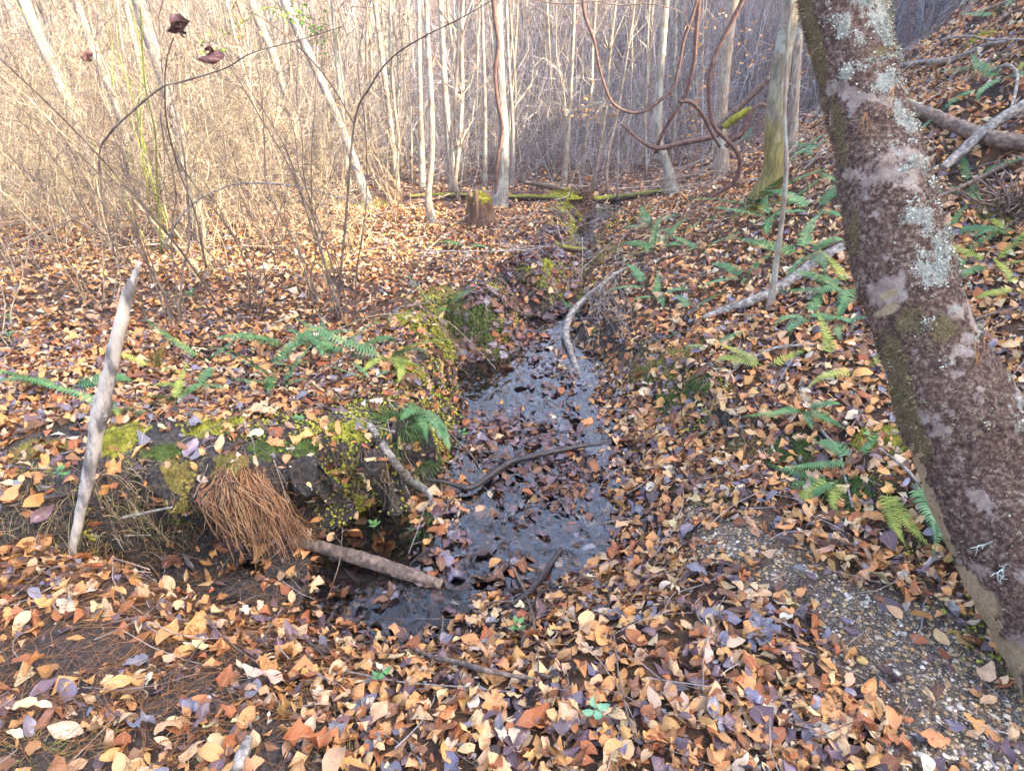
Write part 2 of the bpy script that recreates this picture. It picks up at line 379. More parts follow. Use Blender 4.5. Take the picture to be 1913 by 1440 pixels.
# soil mask (1 = bare dark soil)
nrmz = None
tri = np.concatenate([TQ[:, [0, 1, 2]], TQ[:, [0, 2, 3]]])
e1 = TV[tri[:, 1]] - TV[tri[:, 0]]; e2 = TV[tri[:, 2]] - TV[tri[:, 0]]
fn = np.cross(e1, e2); fa = np.linalg.norm(fn, axis=1) / 2; fnn = fn / (2 * fa[:, None] + 1e-12); fc = TV[tri].mean(1)
vn = np.zeros_like(TV); 
for k in range(3): np.add.at(vn, tri[:, k], fn)
vn /= np.linalg.norm(vn, axis=1, keepdims=True) + 1e-9
def blob(pts, u, v, r, z=None):
    c = G(u, v); return np.exp(-(((pts[:, 0] - c[0]) ** 2 + (pts[:, 1] - c[1]) ** 2) / (r * r)))
def soilmask(p, nz):
    s = sstep(.78, .55, nz) * (p[:, 1] < 8)
    s = np.maximum(s, .9 * np.maximum.reduce([blob(p, 120, 1250, .32), blob(p, 330, 1310, .3), blob(p, 90, 1400, .25), blob(p, 520, 1400, .18)]))
    dg, _ = pdist(p[:, 0], p[:, 1], GU[:5]); s = np.maximum(s, 1.0 * inside(p[:, 0], p[:, 1], HPOLY)); s = np.maximum(s, sstep(.38, .2, dg) * (p[:, 0] < -.15))
    return np.clip(s, 0, 1)
def gravelmask(p):
    return np.clip(np.maximum.reduce([blob(p, 1730, 1230, .24), blob(p, 1860, 1330, .2), blob(p, 1640, 1150, .12), blob(p, 1370, 1010, .15) * .95, blob(p, 1450, 1080, .1) * .7, blob(p, 1800, 1400, .15), blob(p, 1290, 960, .09) * .7, blob(p, 1560, 1130, .13) * .9, blob(p, 1480, 1050, .1) * .9]) * 1.8 - .12, 0, 1)
soil = soilmask(TV, vn[:, 2]); grav = gravelmask(TV)
dch, _wch = pdist(TV[:, 0], TV[:, 1], CHP, CHW); wetv = sstep(.25, 0, dch - _wch) * (TV[:, 1] < 9.5)

m, nt, b = new_mat('forest_floor'); M_GROUND = m
pos = N(nt, 'ShaderNodeNewGeometry').outputs['Position']
def leafy(scale, sh):
    mp = N(nt, 'ShaderNodeMapping'); mp.inputs['Location'].default_value = (sh, sh * .7, 0); L(nt, pos, mp.inputs[0])
    nz = N(nt, 'ShaderNodeTexNoise', inp={'Scale': scale * .9, 'Detail': 2.0}); L(nt, mp.outputs[0], nz.inputs[0])
    add = N(nt, 'ShaderNodeMixRGB' if False else 'ShaderNodeVectorMath', operation='MULTIPLY_ADD'); L(nt, nz.outputs['Color'], add.inputs[0]); add.inputs[1].default_value = (.06, .06, .06); L(nt, mp.outputs[0], add.inputs[2])
    v = N(nt, 'ShaderNodeTexVoronoi', inp={'Scale': scale}); L(nt, add.outputs[0], v.inputs['Vector'])
    s = N(nt, 'ShaderNodeSeparateColor'); L(nt, v.outputs['Color'], s.inputs[0])
    return s.outputs[0], v.outputs['Distance']
c1, d1_ = leafy(22, 0)
lc = ramp(nt, c1, [(0, (.05, .03, .03)), (.25, (.11, .08, .085)), (.45, (.2, .09, .04)), (.65, (.36, .17, .07)), (.85, (.45, .26, .13)), (1, (.52, .38, .27))], 'CONSTANT')
nb = noise(nt, pos, 9, 6, .7)
soilc = ramp(nt, noise(nt, pos, 70, 6, .75), [(.3, (.014, .012, .011)), (.47, (.05, .042, .038)), (.62, (.13, .11, .098)), (.8, (.34, .3, .26))])
gc = ramp(nt, noise(nt, pos, 160, 4, .7), [(.3, (.03, .025, .02)), (.5, (.13, .1, .08)), (.7, (.4, .33, .24))])
A_s = N(nt, 'ShaderNodeAttribute', attribute_name='soil').outputs['Fac']; A_g = N(nt, 'ShaderNodeAttribute', attribute_name='gravel').outputs['Fac']; A_w = N(nt, 'ShaderNodeAttribute', attribute_name='wet').outputs['Fac']; A_f = N(nt, 'ShaderNodeAttribute', attribute_name='farness').outputs['Fac']
near = mixc(nt, ramp(nt, nb, [(.42, (0, 0, 0)), (.6, (1, 1, 1))]), (.07, .036, .02), (.17, .085, .04))
lc = mixc(nt, 1.0, lc, (.6, .56, .58), 'MULTIPLY'); c = mixc(nt, A_f, near, lc)
c = mixc(nt, A_s, c, soilc); c = mixc(nt, A_g, c, gc)
c = mixc(nt, math_(nt, 'MULTIPLY', A_w, .75), c, ramp(nt, noise(nt, pos, 30, 5, .7), [(.3, (.015, .012, .014)), (.55, (.05, .032, .03)), (.75, (.16, .09, .06))]))
L(nt, c, b.inputs['Base Color'])
L(nt, math_(nt, 'SUBTRACT', .85, math_(nt, 'MULTIPLY', A_w, .5)), b.inputs['Roughness'])
hh = math_(nt, 'ADD', noise(nt, pos, 45, 6, .75), math_(nt, 'MULTIPLY', d1_, A_f))
bump(nt, hh, b, 1.0, .03)
me = mesh_np('forest_floor', TV, [TQ], [M_GROUND], True, {'soil': soil, 'gravel': grav, 'wet': wetv, 'farness': sstep(5, 9, TV[:, 1])})
link('forest_floor', me, kind='structure', label='sloping forest floor with a small stream channel cut through it')

# ------------------------------------------------------------------ scatter on terrain
def scatter(n, dens_face, r=rng):
    wgt = fa * dens_face; wgt = np.clip(wgt, 0, None); cum = np.cumsum(wgt); tot = cum[-1]
    k = np.searchsorted(cum, r.random(n) * tot); k = np.clip(k, 0, len(tri) - 1)
    a, bb = r.random(n), r.random(n); s = a + bb > 1; a[s], bb[s] = 1 - a[s], 1 - bb[s]
    p = TV[tri[k, 0]] + a[:, None] * e1[k] + bb[:, None] * e2[k]
    # smooth normal
    nn = vn[tri[k, 0]] * (1 - a - bb)[:, None] + vn[tri[k, 1]] * a[:, None] + vn[tri[k, 2]] * bb[:, None]
    nn /= np.linalg.norm(nn, axis=1, keepdims=True) + 1e-9
    return p, nn
pj = project(fc)
vis = (pj[:, 0] > -150) & (pj[:, 0] < 2060) & (pj[:, 1] < 1640) & (pj[:, 1] > -400) & (fc[:, 1] > .3)
margin = (pj[:, 0] > -700) & (pj[:, 0] < 2600) & (pj[:, 1] < 2400) & (fc[:, 1] > .1)
fsoil = soilmask(fc, fnn[:, 2]); fgrav = gravelmask(fc)
fdc, fwc = pdist(fc[:, 0], fc[:, 1], CHP, CHW); fwet = (fdc < fwc) & (fc[:, 1] < 9)

# ------------------------------------------------------------------ leaf templates
def leaf_template(kind, rows, cols, r):
    """returns verts (unit length 1 along x), luv, quads, tris"""
    if kind == 'maple':
        n = 30; a = np.linspace(-math.pi, math.pi, n, endpoint=False)
        lobes = r.choice([5, 5, 7]); rad = .27 + .23 * np.abs(np.cos(a * lobes / 2)) ** .8 * (.75 + .25 * np.cos(a)) + .035 * r.standard_normal(n)
        ring = np.stack([.5 + rad * np.cos(a), rad * np.sin(a)], 1); inner = np.stack([.5 + .45 * rad * np.cos(a), .45 * rad * np.sin(a)], 1)
        v2 = np.vstack([[[.5, 0]], inner, ring]); luv = np.c_[v2[:, 0], v2[:, 1] * 2.2, np.zeros(len(v2))]
        T = [(0, 1 + i, 1 + (i + 1) % n) for i in range(n)]; Q = [(1 + i, 1 + n + i, 1 + n + (i + 1) % n, 1 + (i + 1) % n) for i in range(n)]
        v = np.c_[v2, np.zeros(len(v2))]; Q = np.array(Q); T = np.array(T)
    else:
        x = np.linspace(0, 1, rows)
        if kind == 'oval': wd = .27 * np.sin(math.pi * np.clip(x, 0, 1) ** .85) ** .75 * (1 + .04 * r.standard_normal(rows))
        elif kind == 'long': wd = .17 * np.sin(math.pi * x ** .9) ** .7
        else: wd = .24 * np.sin(math.pi * x ** .8) ** .6 * (.62 + .5 * np.abs(np.sin(x * math.pi * 3.6))) 
        wd[0] = .012; wd[-1] = .006
        cs = np.linspace(-1, 1, cols); X, C = np.meshgrid(x, cs, indexing='ij'); Y = C * wd[:, None]
        if kind == 'oak': X = X + np.abs(C) * .07 * np.sin(x * math.pi)[:, None]
        v = np.stack([X.ravel(), Y.ravel(), np.zeros(X.size)], 1); luv = np.stack([X.ravel(), C.ravel(), np.zeros(X.size)], 1)
        i = np.arange(rows * cols).reshape(rows, cols); Q = np.stack([i[:-1, :-1], i[1:, :-1], i[1:, 1:], i[:-1, 1:]], -1).reshape(-1, 4); T = np.zeros((0, 3), int)
    v[:, 0] -= .5
    # deform
    k1 = r.normal(0, 1.2); k2 = r.normal(0, 3.2) ; tw = r.normal(0, .8); cr = abs(r.normal(0, .04)) + .02
    if r.random() < .3: k2 *= 2.2
    if r.random() < .25: k1 *= 2
    x, y = v[:, 0].copy(), v[:, 1].copy()
    y0 = y
    if abs(k2) > .1: zz = (1 - np.cos(k2 * y0)) / k2; y = np.sin(k2 * y0) / k2
    else: zz = 0 * y
    zz = zz + .25 * abs(r.normal(0, .5)) * np.abs(y0)
    ph = r.random(4) * 6.3
    zz = zz + cr * np.sin(x * 11 + ph[0] + y0 * 6) + cr * np.sin(y0 * 19 + ph[1] + x * 5) * 1.0 + cr * .6 * np.sin(x * 26 + ph[2]) * np.sign(y0)
    a = tw * x; y, zz = y * np.cos(a) - zz * np.sin(a), y * np.sin(a) + zz * np.cos(a)
    if abs(k1) > .1: X2 = np.sin(k1 * x) / k1 * (1) - zz * np.sin(k1 * x); Z2 = (1 - np.cos(k1 * x)) / k1 + zz * np.cos(k1 * x)
    else: X2, Z2 = x, zz
    V = np.stack([X2, y, Z2], 1); V[:, 2] -= np.percentile(V[:, 2], 15)
    curl = abs(k1) + abs(k2) * .5
    return dict(v=V, luv=luv, q=Q, t=T, curl=curl, kind=kind)
tr = np.random.default_rng(3)
T_NEAR = [leaf_template(k, 8 if k != 'oak' else 13, 5, tr) for k in ['oval'] * 18 + ['oak'] * 4 + ['long'] * 4] + [leaf_template('maple', 0, 0, tr) for _ in range(2)]
T_MID = [leaf_template(k, 5, 3, tr) for k in ['oval'] * 9 + ['long'] * 3]
T_FAR = [leaf_template('oval', 3, 3, tr) for _ in range(8)]; T_TINY = [leaf_template('oval', 3, 2, tr) for _ in range(8)]
T_LOD = [leaf_template(k, 6, 3, tr) for k in ['oval'] * 16 + ['long'] * 4] + [leaf_template('oak', 10, 3, tr) for _ in range(4)]
def basis(nn, yaw, tiltx, tilty):
    n = len(nn); t = np.stack([np.cos(yaw), np.sin(yaw), np.zeros(n)], 1)
    t = t - (t * nn).sum(1)[:, None] * nn; t /= np.linalg.norm(t, axis=1)[:, None] + 1e-9
    s = np.cross(nn, t)
    # tilt
    c, d = np.cos(tiltx)[:, None], np.sin(tiltx)[:, None]; t2 = t * c + nn * d; n2 = nn * c - t * d
    c, d = np.cos(tilty)[:, None], np.sin(tilty)[:, None]; s2 = s * c + n2 * d; n3 = n2 * c - s * d
    return t2, s2, n3
def place_leaves(mb, temps, p, nn, size, tint, tilt=.35, r=rng, tid=None):
    n = len(p); tid = r.integers(0, len(temps), n) if tid is None else tid
    t, s, u = basis(nn, r.random(n) * 6.283, r.normal(0, tilt, n), r.normal(0, tilt, n))
    for k, T in enumerate(temps):
        m = tid == k
        if not m.any(): continue
        v = T['v']; V = p[m][:, None] + size[m][:, None, None] * (v[None, :, 0:1] * t[m][:, None] + v[None, :, 1:2] * s[m][:, None] + v[None, :, 2:3] * u[m][:, None])
        c = m.sum(); nv = len(v); off = (np.arange(c) * nv)[:, None, None]
        q = (T['q'][None] + off).reshape(-1, 4) if len(T['q']) else None; tt = (T['t'][None] + off).reshape(-1, 3) if len(T['t']) else None
        mb.add(V.reshape(-1, 3), q, tt, luv=np.tile(T['luv'], (c, 1)), tint=np.repeat(tint[m], nv, 0))
PAL = {  # name: colour, wetness
    'orange': ((.74, .35, .115), .2), 'tan': ((.80, .50, .26), .15), 'pale': ((.82, .64, .45), .15), 'rust': ((.40, .13, .04), .25),
    'brown': ((.21, .095, .05), .3), 'purple': ((.15, .095, .115), .85), 'slate': ((.21, .2, .25), .95), 'dark': ((.04, .024, .026), .8)}
PN = list(PAL); PC = np.array([(*PAL[k][0], PAL[k][1]) for k in PN])
def tints(n, wts, r=rng):
    wts = np.array(wts, float); k = r.choice(len(PN), n, p=wts / wts.sum()); c = PC[k].copy()
    c[:, :3] *= (1 + r.normal(0, .16, (n, 1))) * (1 + r.normal(0, .05, (n, 3))); c[:, :3] = np.clip(c[:, :3], .01, .85); c[:, 3] = np.clip(c[:, 3] + r.normal(0, .12, n), 0, 1)
    return c, k
W_TOP = [30, 20, 12, 9, 9, 11, 7, 5]; W_UNDER = [24, 14, 4, 16, 20, 12, 4, 6]; W_WET = [3, 1, 1, 7, 22, 34, 16, 16]; W_HILL = [34, 27, 10, 14, 7, 5, 3, 1]
fpatch = np.maximum.reduce([blob(fc, 120, 1250, .32), blob(fc, 330, 1310, .3), blob(fc, 90, 1400, .25), blob(fc, 520, 1400, .18)]); _dg, _ = pdist(fc[:, 0], fc[:, 1], GU[:5]); fpatch = np.maximum(fpatch * .95, .95 * sstep(.36, .2, _dg)); fpatch = np.maximum(fpatch, .93 * inside(fc[:, 0], fc[:, 1], HPOLY))
steep = .12 + .88 * sstep(.35, .72, fnn[:, 2]); base_d = margin * steep * np.where(vis, 1, .25) * (1 + .7 * sstep(1.5, 1.1, fc[:, 1]))
keepfac = np.clip(1 - .86 * fpatch, 0, 1) * np.clip(1 - .9 * fgrav, .0, 1) * np.where(fwet, .7, 1) * (.75 + .7 * np.clip(fbm(fc[:, 0] * 1.4, fc[:, 1] * 1.4, s=61) + .5, 0, 1))
mb = MB()
# under layer near
ymid = fc[:, 1]
def lay(n, dens, temps, smin, smax, wts, lift, tilt, wets=True):
    p, nn = scatter(n, dens)
    size = rng.uniform(smin, smax, n) * np.exp(rng.normal(0, .22, n))
    right = p[:, 0] > 1.0
    c, k = tints(n, wts); c2, k2 = tints(n, W_WET)
    d, w_ = pdist(p[:, 0], p[:, 1], CHP, CHW); iw = (d < w_ * 1.15 + rng.normal(.05, .08, n)) & (p[:, 1] < 8)
    c = np.where(iw[:, None], c2, c)
    g = vnoise(p[:, 0] * 2.2, p[:, 1] * 2.2, s=77); c[:, :3] *= (1 + .14 * g)[:, None]
    place_leaves(mb, temps, p + nn * (rng.uniform(lift[0], lift[1], n))[:, None], nn, size, c, tilt)
near = base_d * (ymid < 3.9) * keepfac; mid = base_d * (ymid >= 3.9) * (ymid < 8) * keepfac; farm = base_d * (ymid >= 8) * (ymid < 26) * (steep) * keepfac / (1 + np.clip(ymid - 9, 0, 99) * .12)
lay(15000, near, T_FAR, .04, .072, W_UNDER, (.0, .008), .15)
lay(2300, base_d * fwet * (ymid < 7) * np.clip(.4 + 1.6 * fbm(fc[:, 0] * 3, fc[:, 1] * 3, s=91), .05, 1), T_LOD, .04, .08, W_WET, (.004, .03), .3)
lay(1500, base_d * fwet * (ymid < 7) * np.clip(.35 + 1.8 * fbm(fc[:, 0] * 4, fc[:, 1] * 3, s=95), .03, 1), T_LOD, .035, .075, [6, 3, 1, 12, 24, 30, 14, 10], (.022, .05), .2)
lay(7000, near, T_TINY, .012, .03, W_TOP, (.01, .03), .6)
lay(11500, near, T_LOD, .034, .066, [34, 24, 5, 11, 7, 11, 8, 1], (.006, .03), .34)
lay(12000, mid, T_TINY, .04, .07, W_UNDER, (.0, .01), .2)
lay(27000, mid, T_FAR, .034, .064, W_HILL, (.008, .03), .32)
lay(38000, farm, T_TINY, .045, .085, [16, 16, 9, 12, 20, 14, 10, 6], (.005, .04), .4)
me = mb.mesh('leaf_litter', [M_LEAF]); link('leaf_litter', me, kind='stuff', label='brown and orange fallen leaves covering the forest floor')

# individual large near leaves (top layer)
PROTO = []
for i, T in enumerate(T_NEAR):
    PROTO.append(mesh_np('fallen_leaf', T['v'], [T['q'], T['t']], [M_LEAF1], True, {'luv': T['luv']}))
LAND = [(G(u, v), s) for u, v, s in [
    (480, 1290, 'on the dark needle-strewn soil'), (120, 1180, 'below the pale upright stick'), (140, 1360, 'on bare dark soil near the corner'), (430, 1130, 'at the rim of the soil hollow'),
    (700, 1230, 'just in front of the small pool'), (720, 1110, 'beside the weathered pole end'), (900, 1320, 'in the middle leaf pile'), (1150, 1350, 'around the small green seedling'), (1100, 1130, 'beside the wet black twigs'), (1000, 1000, 'in the wet near streambed'),
    (1020, 850, 'along the black branch in the stream'), (900, 700, 'in shallow water below the grass tuft'), (1300, 1000, 'on the pale gravelly flat'), (1250, 1250, 'on the leaf pile past the seedling'), (1420, 1330, 'in the drift below the wood chips'), (1700, 1200, 'on the gravel beside the leaning trunk'),
    (1640, 1370, 'in the drift below the gravel patch'), (1550, 1060, 'below the long dark ferns'), (1330, 850, 'at the foot of the right bank'), (1480, 1160, 'around the rotten wood chips'), (1250, 760, 'below the mossy bank'), (1560, 700, 'on the slope near the lone green fern'), (600, 1400, 'by the grey branch stub'), (150, 850, 'on the bank behind the upright stick'), (450, 700, 'on the left bank among the ferns')]]
COLN = {'orange': 'orange-brown', 'tan': 'light tan', 'pale': 'pale beige', 'rust': 'rust-red', 'brown': 'dull brown', 'purple': 'purplish wet', 'slate': 'slate-grey wet', 'dark': 'blackened'}
cand_p, cand_n = scatter(1500, base_d * (ymid < 3.4) * np.clip(keepfac, .25, 1) * vis)
pr = project(cand_p); size = rng.uniform(.052, .09, len(cand_p)); app = size / pr[:, 2]
ok = (pr[:, 0] > 5) & (pr[:, 0] < 1900) & (pr[:, 1] < 1430) & (pr[:, 1] > 600)
# keep clear of the leaning trunk
ok &= ~((pr[:, 0] > 1560 + (pr[:, 1] - 600) * .5) & (pr[:, 1] < 1300))
order = [i for i in np.argsort(-app) if ok[i]]; chosen = []
for i in order:
    if all((cand_p[i, 0] - cand_p[j, 0]) ** 2 + (cand_p[i, 1] - cand_p[j, 1]) ** 2 > .055 ** 2 for j in chosen): chosen.append(i)
    if len(chosen) >= 268: break
usedlab = {}
def leaf_obj(p, nn, size, tid, coln, yaw, tx, ty, label=None, lift=.02, exact=None):
    T = T_NEAR[tid]; t, s, u = basis(np.array([nn]), np.array([yaw]), np.array([tx]), np.array([ty]))
    M = Matrix(((*(t[0]),), (*(s[0]),), (*(u[0]),))).transposed().to_4x4()
    c = np.array(PAL[coln][0]) * (1 + rng.normal(0, .12)) * (1 + rng.normal(0, .05, 3)) if exact is None else np.array(exact)
    if label is None:
        k = int(np.argmin([np.hypot(*(p[:2] - a[0][:2])) for a in LAND])); 
        shape = {'oval': 'oval', 'long': 'narrow', 'oak': 'lobed oak', 'maple': 'broad lobed'}[T['kind']]
        form = 'tightly curled' if T['curl'] > 3 else ('curled' if T['curl'] > 1.6 else 'flat')
        sz = 'large' if size > .08 else ('small' if size < .06 else 'mid-sized')
        label = f"{sz} {form} {COLN[coln]} {shape} leaf {LAND[k][1]}"
    o = thing('fallen_leaf', label, 'leaf', (0, 0, 0), 'fallen leaves on the near ground', PROTO[tid])
    o.matrix_world = Matrix.Translation(Vector(p + nn * lift)) @ M @ Matrix.Scale(float(size), 4)
    o.color = (*[float(np.clip(x, .01, .85)) for x in c], PAL[coln][1])
    return o
wt = np.array([32, 22, 6, 10, 6, 12, 9, 2.]); 
for i in chosen:
    d, w_ = pdist(cand_p[i:i + 1, 0], cand_p[i:i + 1, 1], CHP, CHW); wts = np.array(W_WET, float) if d[0] < w_[0] else wt
    for att in range(40):
        tid = int(rng.integers(0, len(T_NEAR))); cn = PN[int(rng.choice(8, p=wts / wts.sum()))]
        T = T_NEAR[tid]; k = int(np.argmin([np.hypot(*(cand_p[i][:2] - a[0][:2])) for a in LAND]))
        key = (T['kind'], T['curl'] > 3, T['curl'] > 1.6, cn, k, size[i] > .08, size[i] < .06)
        if (key[0], key[1], key[2], key[3], key[4], key[5], key[6]) not in usedlab: break
        if att == 39: break
    usedlab[key] = 1
    leaf_obj(cand_p[i], cand_n[i], size[i], tid, cn, rng.random() * 6.28, rng.normal(0, .35), rng.normal(0, .35))
def special(u, v, size, kind, coln, label, yaw, exact=None, tx=-.1):
    p = G(u, v); _, nn = ground(p[0], p[1]); c = [i for i, T in enumerate(T_NEAR) if T['kind'] == kind]; c.sort(key=lambda i: T_NEAR[i]['curl'])
    leaf_obj(p, nn, size, c[0], coln, yaw, tx, 0, label, .03, exact)
special(490, 1288, .105, 'oval', 'pale', 'large flat pinkish-beige oval leaf with clear veins on dark soil', .5, (.72, .5, .38))
special(580, 1400, .13, 'oak', 'rust', 'long rust-brown lobed leaf at the near edge beside the grey branch stub', .2)
special(1430, 1195, .12, 'maple', 'slate', 'big crumpled grey-purple leaf above the drift beside gravel patch', 2.5)
special(890, 850, .12, 'maple', 'tan', 'spiky tan maple leaf by the water left of the black branch', .6)
special(1150, 1045, .11, 'oak', 'rust', 'red-brown oak leaf with deep lobes below the gravelly flat', 1.4)
special(660, 1030, .10, 'maple', 'brown', 'brown lobed leaf on wet clay beside the weathered pole', .4)
special(320, 1065, .10, 'oval', 'purple', 'dark reddish wet leaf in the hollow left of the needle clump', 1.2, (.16, .06, .045))

# ------------------------------------------------------------------ water
wy = np.concatenate([np.linspace(1.7, 4, 90), np.linspace(4.03, 9.6, 110)]); wx = np.linspace(-1.4, 1.6, 120)
WX, WY = np.meshgrid(wx, wy)
WZ = -.27 + .03 * (WY - 2) + .036 + .008 * sstep(3, 4, WY) + .003 * fbm(WX * 9, WY * 9, s=90)
hz = height(WX, WY); dW, wW = pdist(WX, WY, CHP, CHW); dW2, wW2 = pdist(WX, WY, GU, GUW)
okv = (hz < WZ + .01) 
i = np.arange(WX.size).reshape(WX.shape); q = np.stack([i[:-1, :-1], i[:-1, 1:], i[1:, 1:], i[1:, :-1]], -1).reshape(-1, 4); q = q[okv.ravel()[q].any(1)]
m, nt, b = new_mat('stream_water'); nt.nodes.remove(b)
out = nt.nodes['Material Output']; tb = N(nt, 'ShaderNodeBsdfTransparent'); tb.inputs[0].default_value = (.72, .68, .66, 1)
gl = N(nt, 'ShaderNodeBsdfGlossy', inp={'Roughness': .04}); fr = N(nt, 'ShaderNodeFresnel', inp={'IOR': 1.45}); mx = N(nt, 'ShaderNodeMixShader')
pos = N(nt, 'ShaderNodeNewGeometry').outputs['Position']; mp = N(nt, 'ShaderNodeMapping'); mp.inputs['Scale'].default_value = (1, .6, 1); L(nt, pos, mp.inputs[0])
n1 = noise(nt, mp.outputs[0], 17, 2, .45, .3); bp = N(nt, 'ShaderNodeBump', inp={'Strength': 1.0, 'Distance': .011}); L(nt, n1, bp.inputs['Height'])
L(nt, bp.outputs[0], gl.inputs['Normal']); L(nt, bp.outputs[0], fr.inputs['Normal'])
L(nt, math_(nt, 'MULTIPLY_ADD', fr.outputs[0], 1.7, .05), mx.inputs[0]); L(nt, tb.outputs[0], mx.inputs[1]); L(nt, gl.outputs[0], mx.inputs[2]); L(nt, mx.outputs[0], out.inputs['Surface'])
link('stream_water', mesh_np('stream_water', np.stack([WX, WY, WZ], -1).reshape(-1, 3), [q], [m]), kind='structure', label='shallow clear stream water over dark leaves')

# ------------------------------------------------------------------ pebbles
def octa():
    a = np.array([(1, 0, 0), (-1, 0, 0), (0, 1, 0), (0, -1, 0), (0, 0, 1), (0, 0, -1.)]); t = np.array([(0, 2, 4), (2, 1, 4), (1, 3, 4), (3, 0, 4), (2, 0, 5), (1, 2, 5), (3, 1, 5), (0, 3, 5)]); return a, t
def ico():
    g = (1 + 5 ** .5) / 2; v = np.array([(-1, g, 0), (1, g, 0), (-1, -g, 0), (1, -g, 0), (0, -1, g), (0, 1, g), (0, -1, -g), (0, 1, -g), (g, 0, -1), (g, 0, 1), (-g, 0, -1), (-g, 0, 1)]) / math.hypot(1, g)
    t = np.array([(0, 11, 5), (0, 5, 1), (0, 1, 7), (0, 7, 10), (0, 10, 11), (1, 5, 9), (5, 11, 4), (11, 10, 2), (10, 7, 6), (7, 1, 8), (3, 9, 4), (3, 4, 2), (3, 2, 6), (3, 6, 8), (3, 8, 9), (4, 9, 5), (2, 4, 11), (6, 2, 10), (8, 6, 7), (9, 8, 1)]); return v, t
def blobs(n, dens, smin, smax, cols, name, label):
    p, nn = scatter(n, dens); V, T = octa(); s = rng.uniform(0, 1, n) ** 4 * (smax - smin) + smin; p = p - nn * s[:, None] * .2
    t, ss, u = basis(nn, rng.random(n) * 6.28, rng.normal(0, .2, n), rng.normal(0, .2, n)); jit = 1 + rng.normal(0, .2, (n, 6, 1)); v = V[None] * jit
    sx = rng.uniform(.7, 1.3, (n, 1, 1)); 
    W = p[:, None] + s[:, None, None] * (v[..., 0:1] * sx * t[:, None] + v[..., 1:2] * ss[:, None] + v[..., 2:3] * .55 * u[:, None])
    cc = np.array(cols)[rng.integers(0, len(cols), n)] * (1 + rng.normal(0, .15, (n, 1))); cc = np.clip(np.c_[cc, np.ones(n)], .01, 1)
    me = mesh_np(name, W.reshape(-1, 3), [(T[None] + (np.arange(n) * 6)[:, None, None]).reshape(-1, 3)], [M_STONE], True, {'tint': np.repeat(cc, 6, 0)})
    link(name, me, kind='stuff', label=label)
blobs(10000, (fgrav ** 1.3) * vis, .0016, .014, [(.5, .37, .2), (.6, .48, .34), (.4, .26, .12), (.25, .19, .15), (.13, .1, .08), (.52, .31, .11), (.66, .6, .5), (.3, .2, .12)], 'gravel', 'pale quartz gravel washed over the bank beside the leaning trunk')
blobs(2600, (np.clip(fsoil, 0, 1) * (ymid < 3) + fwet * .25 * (ymid < 5)) * vis, .0015, .006, [(.3, .27, .25), (.12, .1, .1), (.5, .46, .42), (.08, .07, .07)], 'soil_grit', 'small grit and crumbs on the bare dark soil')

# ------------------------------------------------------------------ thin things scattered on the ground: needles and bits of twig
def rods(n, dens, lmin, lmax, rad, bend, name, label, mat, lift=(.005, .03), cols=None, sides=3, K=3):
    p, nn = scatter(n, dens); t, s, u = basis(nn, rng.random(n) * 6.28, rng.normal(0, .12, n), rng.normal(0, .1, n)); l = rng.uniform(lmin, lmax, n)
    a = np.linspace(-.5, .5, K); off = rng.normal(0, bend, n)[:, None] * (a ** 2 * 4 - .5)[None]
    pth = p[:, None] + nn[:, None] * rng.uniform(*lift, n)[:, None, None] + (l[:, None] * a[None])[..., None] * t[:, None] + (l[:, None] * off)[..., None] * s[:, None]
    r = rad * rng.uniform(.6, 1.4, n)[:, None] * np.linspace(1, .6, K)[None]
    v, q = tubes(pth, r, sides); att = {}
    if cols is not None:
        cc = np.array(cols)[rng.integers(0, len(cols), n)]; att = {'tint': np.repeat(np.c_[cc, np.ones(n)], K * sides, 0)}
    link(name, mesh_np(name, v, [q], [mat], True, att), kind='stuff', label=label)
lc_ = np.maximum.reduce([blob(fc, 250, 1300, .5), blob(fc, 420, 1150, .3), blob(fc, 60, 1150, .3)]) * (ymid < 2.3)
rods(2700, lc_ * vis + .05 * (ymid < 2.8) * vis, .06, .17, .0008, .08, 'needle_litter', 'rust-coloured pine needles strewn over the near soil', M_NEEDLE)
rods(1500, vis * (ymid < 5.5) * steep, .06, .3, .0018, .1, 'twig_litter', 'thin broken twigs scattered over the leaves', M_TWIG, (.01, .05), [(.2, .15, .12), (.1, .07, .06), (.36, .29, .24), (.3, .27, .27)], 4, 4)
rods(2200, vis * (ymid > 5) * (ymid < 16), .15, .9, .004, .12, 'brushwood_litter', 'dead sticks and brush lying among far leaves', M_TWIG, (.02, .12), [(.24, .2, .17), (.12, .09, .08), (.5, .42, .34), (.36, .32, .3)], 3, 4)
# ------------------------------------------------------------------ helpers for placed things
def V(u, v, Y):
    d = ray(u, v); return CAM + d * (Y / d[1])
def gpts(pix, lift=.015): return [G(u, v) + np.array([0, 0, lift if np.isscalar(lift) else 0]) for u, v in pix]
def dep(p): return project(p)[0, 2]
def wr(wpx, p): return max(.0008, wpx / 2 * dep(p) / FPX)
def stick(name, label, cat, pts, wpx, mat, n=None, sides=8, rough=.12, twigs=(), group=None, radii=None):
    pts = [np.array(p, float) for p in pts]; base = pts[0]
    r = radii if radii is not None else [wr(wpx[i] if i < len(wpx) else wpx[-1], p) for i, p in enumerate(pts)]
    n = n or max(10, 6 * len(pts)); v, q, t = tube1(np.array(pts) - base, np.array(r), n, sides, rough, len(pts))
    me = mesh_np(name, v, [q, t], [mat])
    if not twigs: return thing(name, label, cat, base, group, me)
    o = thing(name, label, cat, base, group); link('stem', me, o)
    for tp in twigs:
        tp, tw = tp; tp = np.array(tp, float) - base; v, q, t = tube1(tp, np.array(tw), 8, 5, .1, 3); link('twig', mesh_np('twig', v, [q, t], [mat]), o)
    return o

